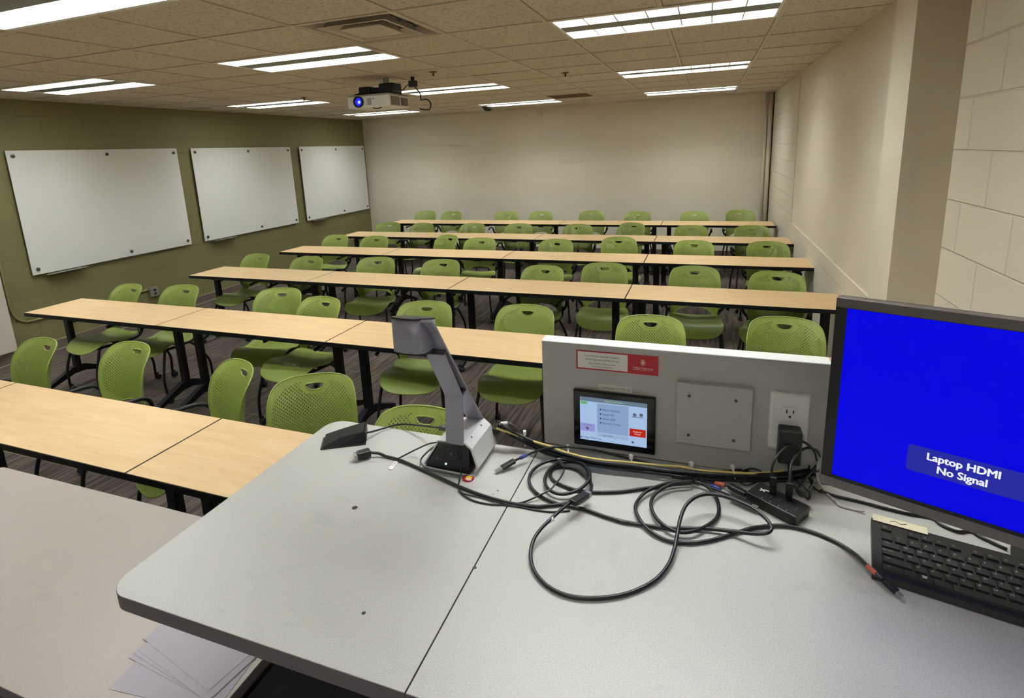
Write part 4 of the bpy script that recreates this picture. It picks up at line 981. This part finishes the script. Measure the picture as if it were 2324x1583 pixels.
# hub side cables
P = route(Qf, [(1160,440,.002), (1270,452,.002), (1380,465,.002), (1480,484,.004), (1560,502,.008)], .0022)
c_ = cable('usb_cable', 'black cable with red tag plugged into the left end of the hub', P, .0024)
plug(c_, at(*Gf(650,690), ZD+.011), at(*Gf(920,830), ZD+.012), .014, .010)
sleeve(c_, at(*Gf(430,650), ZD+.006), at(*Gf(585,690), ZD+.008), .0045, MATS['red tag'], 'red_tag')
P = route(Qf, [(1270,468,.004), (1360,490,.006), (1450,520,.006), (1540,555,.006), (1600,580,.008)], .0022)
c_ = cable('usb_cable', 'black cable with blue tag plugged into the near side of the hub', P, .0022)
plug(c_, at(*Gf(660,850), ZD+.011), at(*Gf(1000,1000), ZD+.011), .012, .008, tip=.012)
sleeve(c_, at(*Gf(370,690), ZD+.009), at(*Gf(520,760), ZD+.009), .004, MATS['blue tag'], 'blue_tag')
# plugs standing in the hub
for (bx_, by_, arc, lab) in (((1320,800), (1325,560), [(1325,560,.052), (1310,420,.070), (1380,260,.085), (1500,120,.095), (1650,30,.10), (1790,15,.10), (1900,80,.095), (1980,180,.085), (2010,300,.06)], 'black cable rising from the hub in the taller arch'),
                             ((1570,900), (1580,680), [(1580,690,.050), (1590,480,.068), (1620,330,.078), (1700,200,.085), (1800,125,.088), (1900,110,.088), (2010,150,.082), (2060,240,.06)], 'black cable rising from the hub in the lower arch')):
    P = route(Gf, arc, .0022); c_ = cable('hub_cable', lab, P, .0024)
    a = at(*Gf(*bx_), ZD+.022); b = Vector((a.x, a.y, ZD+.055)); bm = bmesh.new(); add_box(bm, (a.x-.006, a.y-.005, ZD+.0225), (a.x+.006, a.y+.005, ZD+.058), .0015, 2); obj('plug', bm, M_blkp, c_, world=True)
# white keyboard cable
P = route(Gf, [(2045,290,.060), (2035,340,.050), (2010,450,.030), (2015,560,.014), (2060,680,.006), (2150,800), (2250,890), (2324,950)], .0024)
P += route(k3, [(830,540), (900,585), (980,630), (1080,658), (1165,672,.003)], .0022)[2:]
cable('white_cable', 'thin off-white cable running from behind the monitor to the keyboard', P, .0023, mat('off white cable', (200,198,190), .45))
# long bundle along the back of the desk
base_px = [(1128,958,.055), (1150,975,.040), (1172,986,.028), (1200,1003,.018), (1240,1020,.012), (1290,1036,.010), (1350,1048,.008), (1430,1058,.008), (1500,1066,.006), (1570,1074,.006), (1660,1080,.006), (1730,1082,.006), (1790,1080,.010), (1850,1068,.016)]
offs = [(0,-6,.010), (0,3,.002), (4,7,.0), (-4,0,.006), (8,-1,.012), (0,9,.0), (2,-3,.004)]
rnd = random.Random(3)
for k, (ox, oy, oz) in enumerate(offs):
    pts = []
    for j, (x, y, dz) in enumerate(base_px):
        g = min(1, .35+j*.2); pts.append((x+ox*g+rnd.uniform(-2, 2), y+oy*g*(1.0 if j > 2 else 1.6)+rnd.uniform(-1.5, 1.5), max(0, dz+oz)))
    cable('bundled_cable', 'black cable in the zip-tied bundle along the back of the desk', route(lambda a, b: (a, b), pts, .0028), .0028 if k % 2 else .0034, n=4, group='black cables of the bundle')
P = route(Tf, [(155,180,.052), (270,222,.045), (400,268,.035), (520,312,.028)], .003)+route(Tf, [(640,355,.030), (760,390,.030), (880,425,.028), (1000,478,.026), (1120,515,.024), (1300,560,.023), (1500,595,.022), (1700,615,.021), (1920,632,.021), (2150,655,.020), (2324,675,.018)], .003)
P += route(Qf, [(1230,368,.018), (1350,392,.018), (1500,402,.018), (1600,408,.018), (1720,414,.018), (1880,405,.016), (1960,385,.016), (2080,352,.022), (2190,338,.032)], .003)
cable('yellow_cable', 'yellow cable running through the zip-tied bundle', P, .0028, M_yel, group='cables of the bundle')
P = route(Tf, [(150,150,.056), (190,118,.062), (300,112,.064), (400,160,.055), (450,230,.042), (500,300,.028), (620,360,.020), (800,440,.010), (1000,520,.006)], .0025)
gc = cable('grey_cable', 'grey cable with white sleeve arching from the camera back', P, .0028, mat('grey cable', (78,76,74), .45))
sleeve(gc, at(*Tf(195,120), ZD+.066), at(*Tf(300,112), ZD+.067), .0042, M_wht, 'white_sleeve')
bm = bmesh.new(); a = at(1119, 975, ZD+.045); add_box(bm, (a.x-.012, a.y-.008, a.z-.010), (a.x+.014, a.y+.010, a.z+.008), .003, 2); obj('plug', bm, M_blkp, gc, world=True)
for k, (x, y, dz, lab) in enumerate(((1191,996,.020,'leftmost white zip tie on the bundle'), (1289,1030,.012,'second white zip tie from the left on the bundle'), (1432,1052,.010,'white zip tie below the touch screen corner'), (1568,1069,.008,'white zip tie below the blank plate'), (1661,1076,.008,'white zip tie left of the hub on the bundle'), (1783,1066,.016,'white zip tie under the wall charger'))):
    c0 = at(x, y, ZD+.003+dz); t = thing('zip_tie', lab, 'zip tie', tuple(c0), .35, 'white zip ties on the bundle')
    bm = bmesh.new(); ringp = [(0, .0145*math.sin(a_), .0150*math.cos(a_)+.000) for a_ in [2*PI*j/16 for j in range(17)]]; add_tube(bm, ringp, .0016, 6, cap=False, flat=1.6); obj('strap', bm, M_wht, t)
    bm = bmesh.new(); add_box(bm, (-.0035, -.005, .013), (.004, .005, .022), .001, 1); obj('head', bm, M_wht, t)
# microphone lead
P = route(z4, [(500,318,.018), (560,306,.012), (640,283,.006), (730,256,.004), (830,240,.010), (960,250,.022), (1080,264,.036), (1150,270,.045)], .002)
mc = cable('microphone_lead', 'black lead from the wedge microphone to the document camera', P, .0026)
plug(mc, at(*z4(1150,270), ZD+.047), at(*z4(1205,276), ZD+.050), .012, .012, m=M_dsteel)
P = route(z4, [(1200,400,.068), (1120,430,.050), (1040,490,.024), (990,550,.006), (1000,600,.002), (1080,640,.002), (1200,668,.002), (1330,698,.002)], .002)
cable('thin_cable', 'grey lead curling around the front foot of the camera base', P, .0022, MATS['grey cable'])
# loose wires between monitor and hutch
k3 = lambda x, y: (1600+x/3.21, 950+y/3.21)
cable('monitor_cable', 'black cable lying on the desk under the monitor bottom edge', route(k3, [(840,520), (950,560), (1080,590), (1200,620), (1330,655), (1480,690), (1650,720), (1720,770), (1840,820), (1930,815), (2010,860), (2200,950)], .003), .0028)
cable('tangled_wire', 'black wire tangle behind the hub against the monitor edge', route(Gf, [(1650,700,.02), (1750,780,.03), (1880,900,.012), (1900,800,.03), (1800,690,.035), (1700,620,.02), (1850,560,.02), (1950,640,.015), (1880,760,.02), (1780,850,.026), (1700,760,.02), (1820,600,.03), (1920,480,.03), (2000,380,.04)], .002), .0024)
cable('tangled_wire', 'thin black wire looping left of the hub over the bundle', route(Gf, [(1150,470,.012), (1060,435,.016), (960,430,.016), (860,470,.012), (800,540,.006), (830,640,.003), (920,690,.002), (1040,650,.002), (1120,600,.004)], .0012), .0014)
cable('tangled_wire', 'black wire hanging down beside the monitor left edge', route(Gf, [(1920,300,.045), (1890,380,.035), (1880,480,.022), (1900,600,.010), (1960,720,.004), (2080,800,.002)], .0018), .002)
for x, y, lab in ((1130,1113,'longer dark crumb on the desk below the usb plug'), (1119,1121,'tiny dark crumb on the desk left of the seam')):
    p = at(x, y, ZD); o = obj('crumb', bx((p.x-.0022 if x == 1130 else p.x-.001, p.y-.0008, ZD), (p.x+.0022 if x == 1130 else p.x+.001, p.y+.0008, ZD+.001), rot=Matrix.Rotation(-.4, 4, 'Z')), M_dsteel); setp(o, lab, 'crumb')
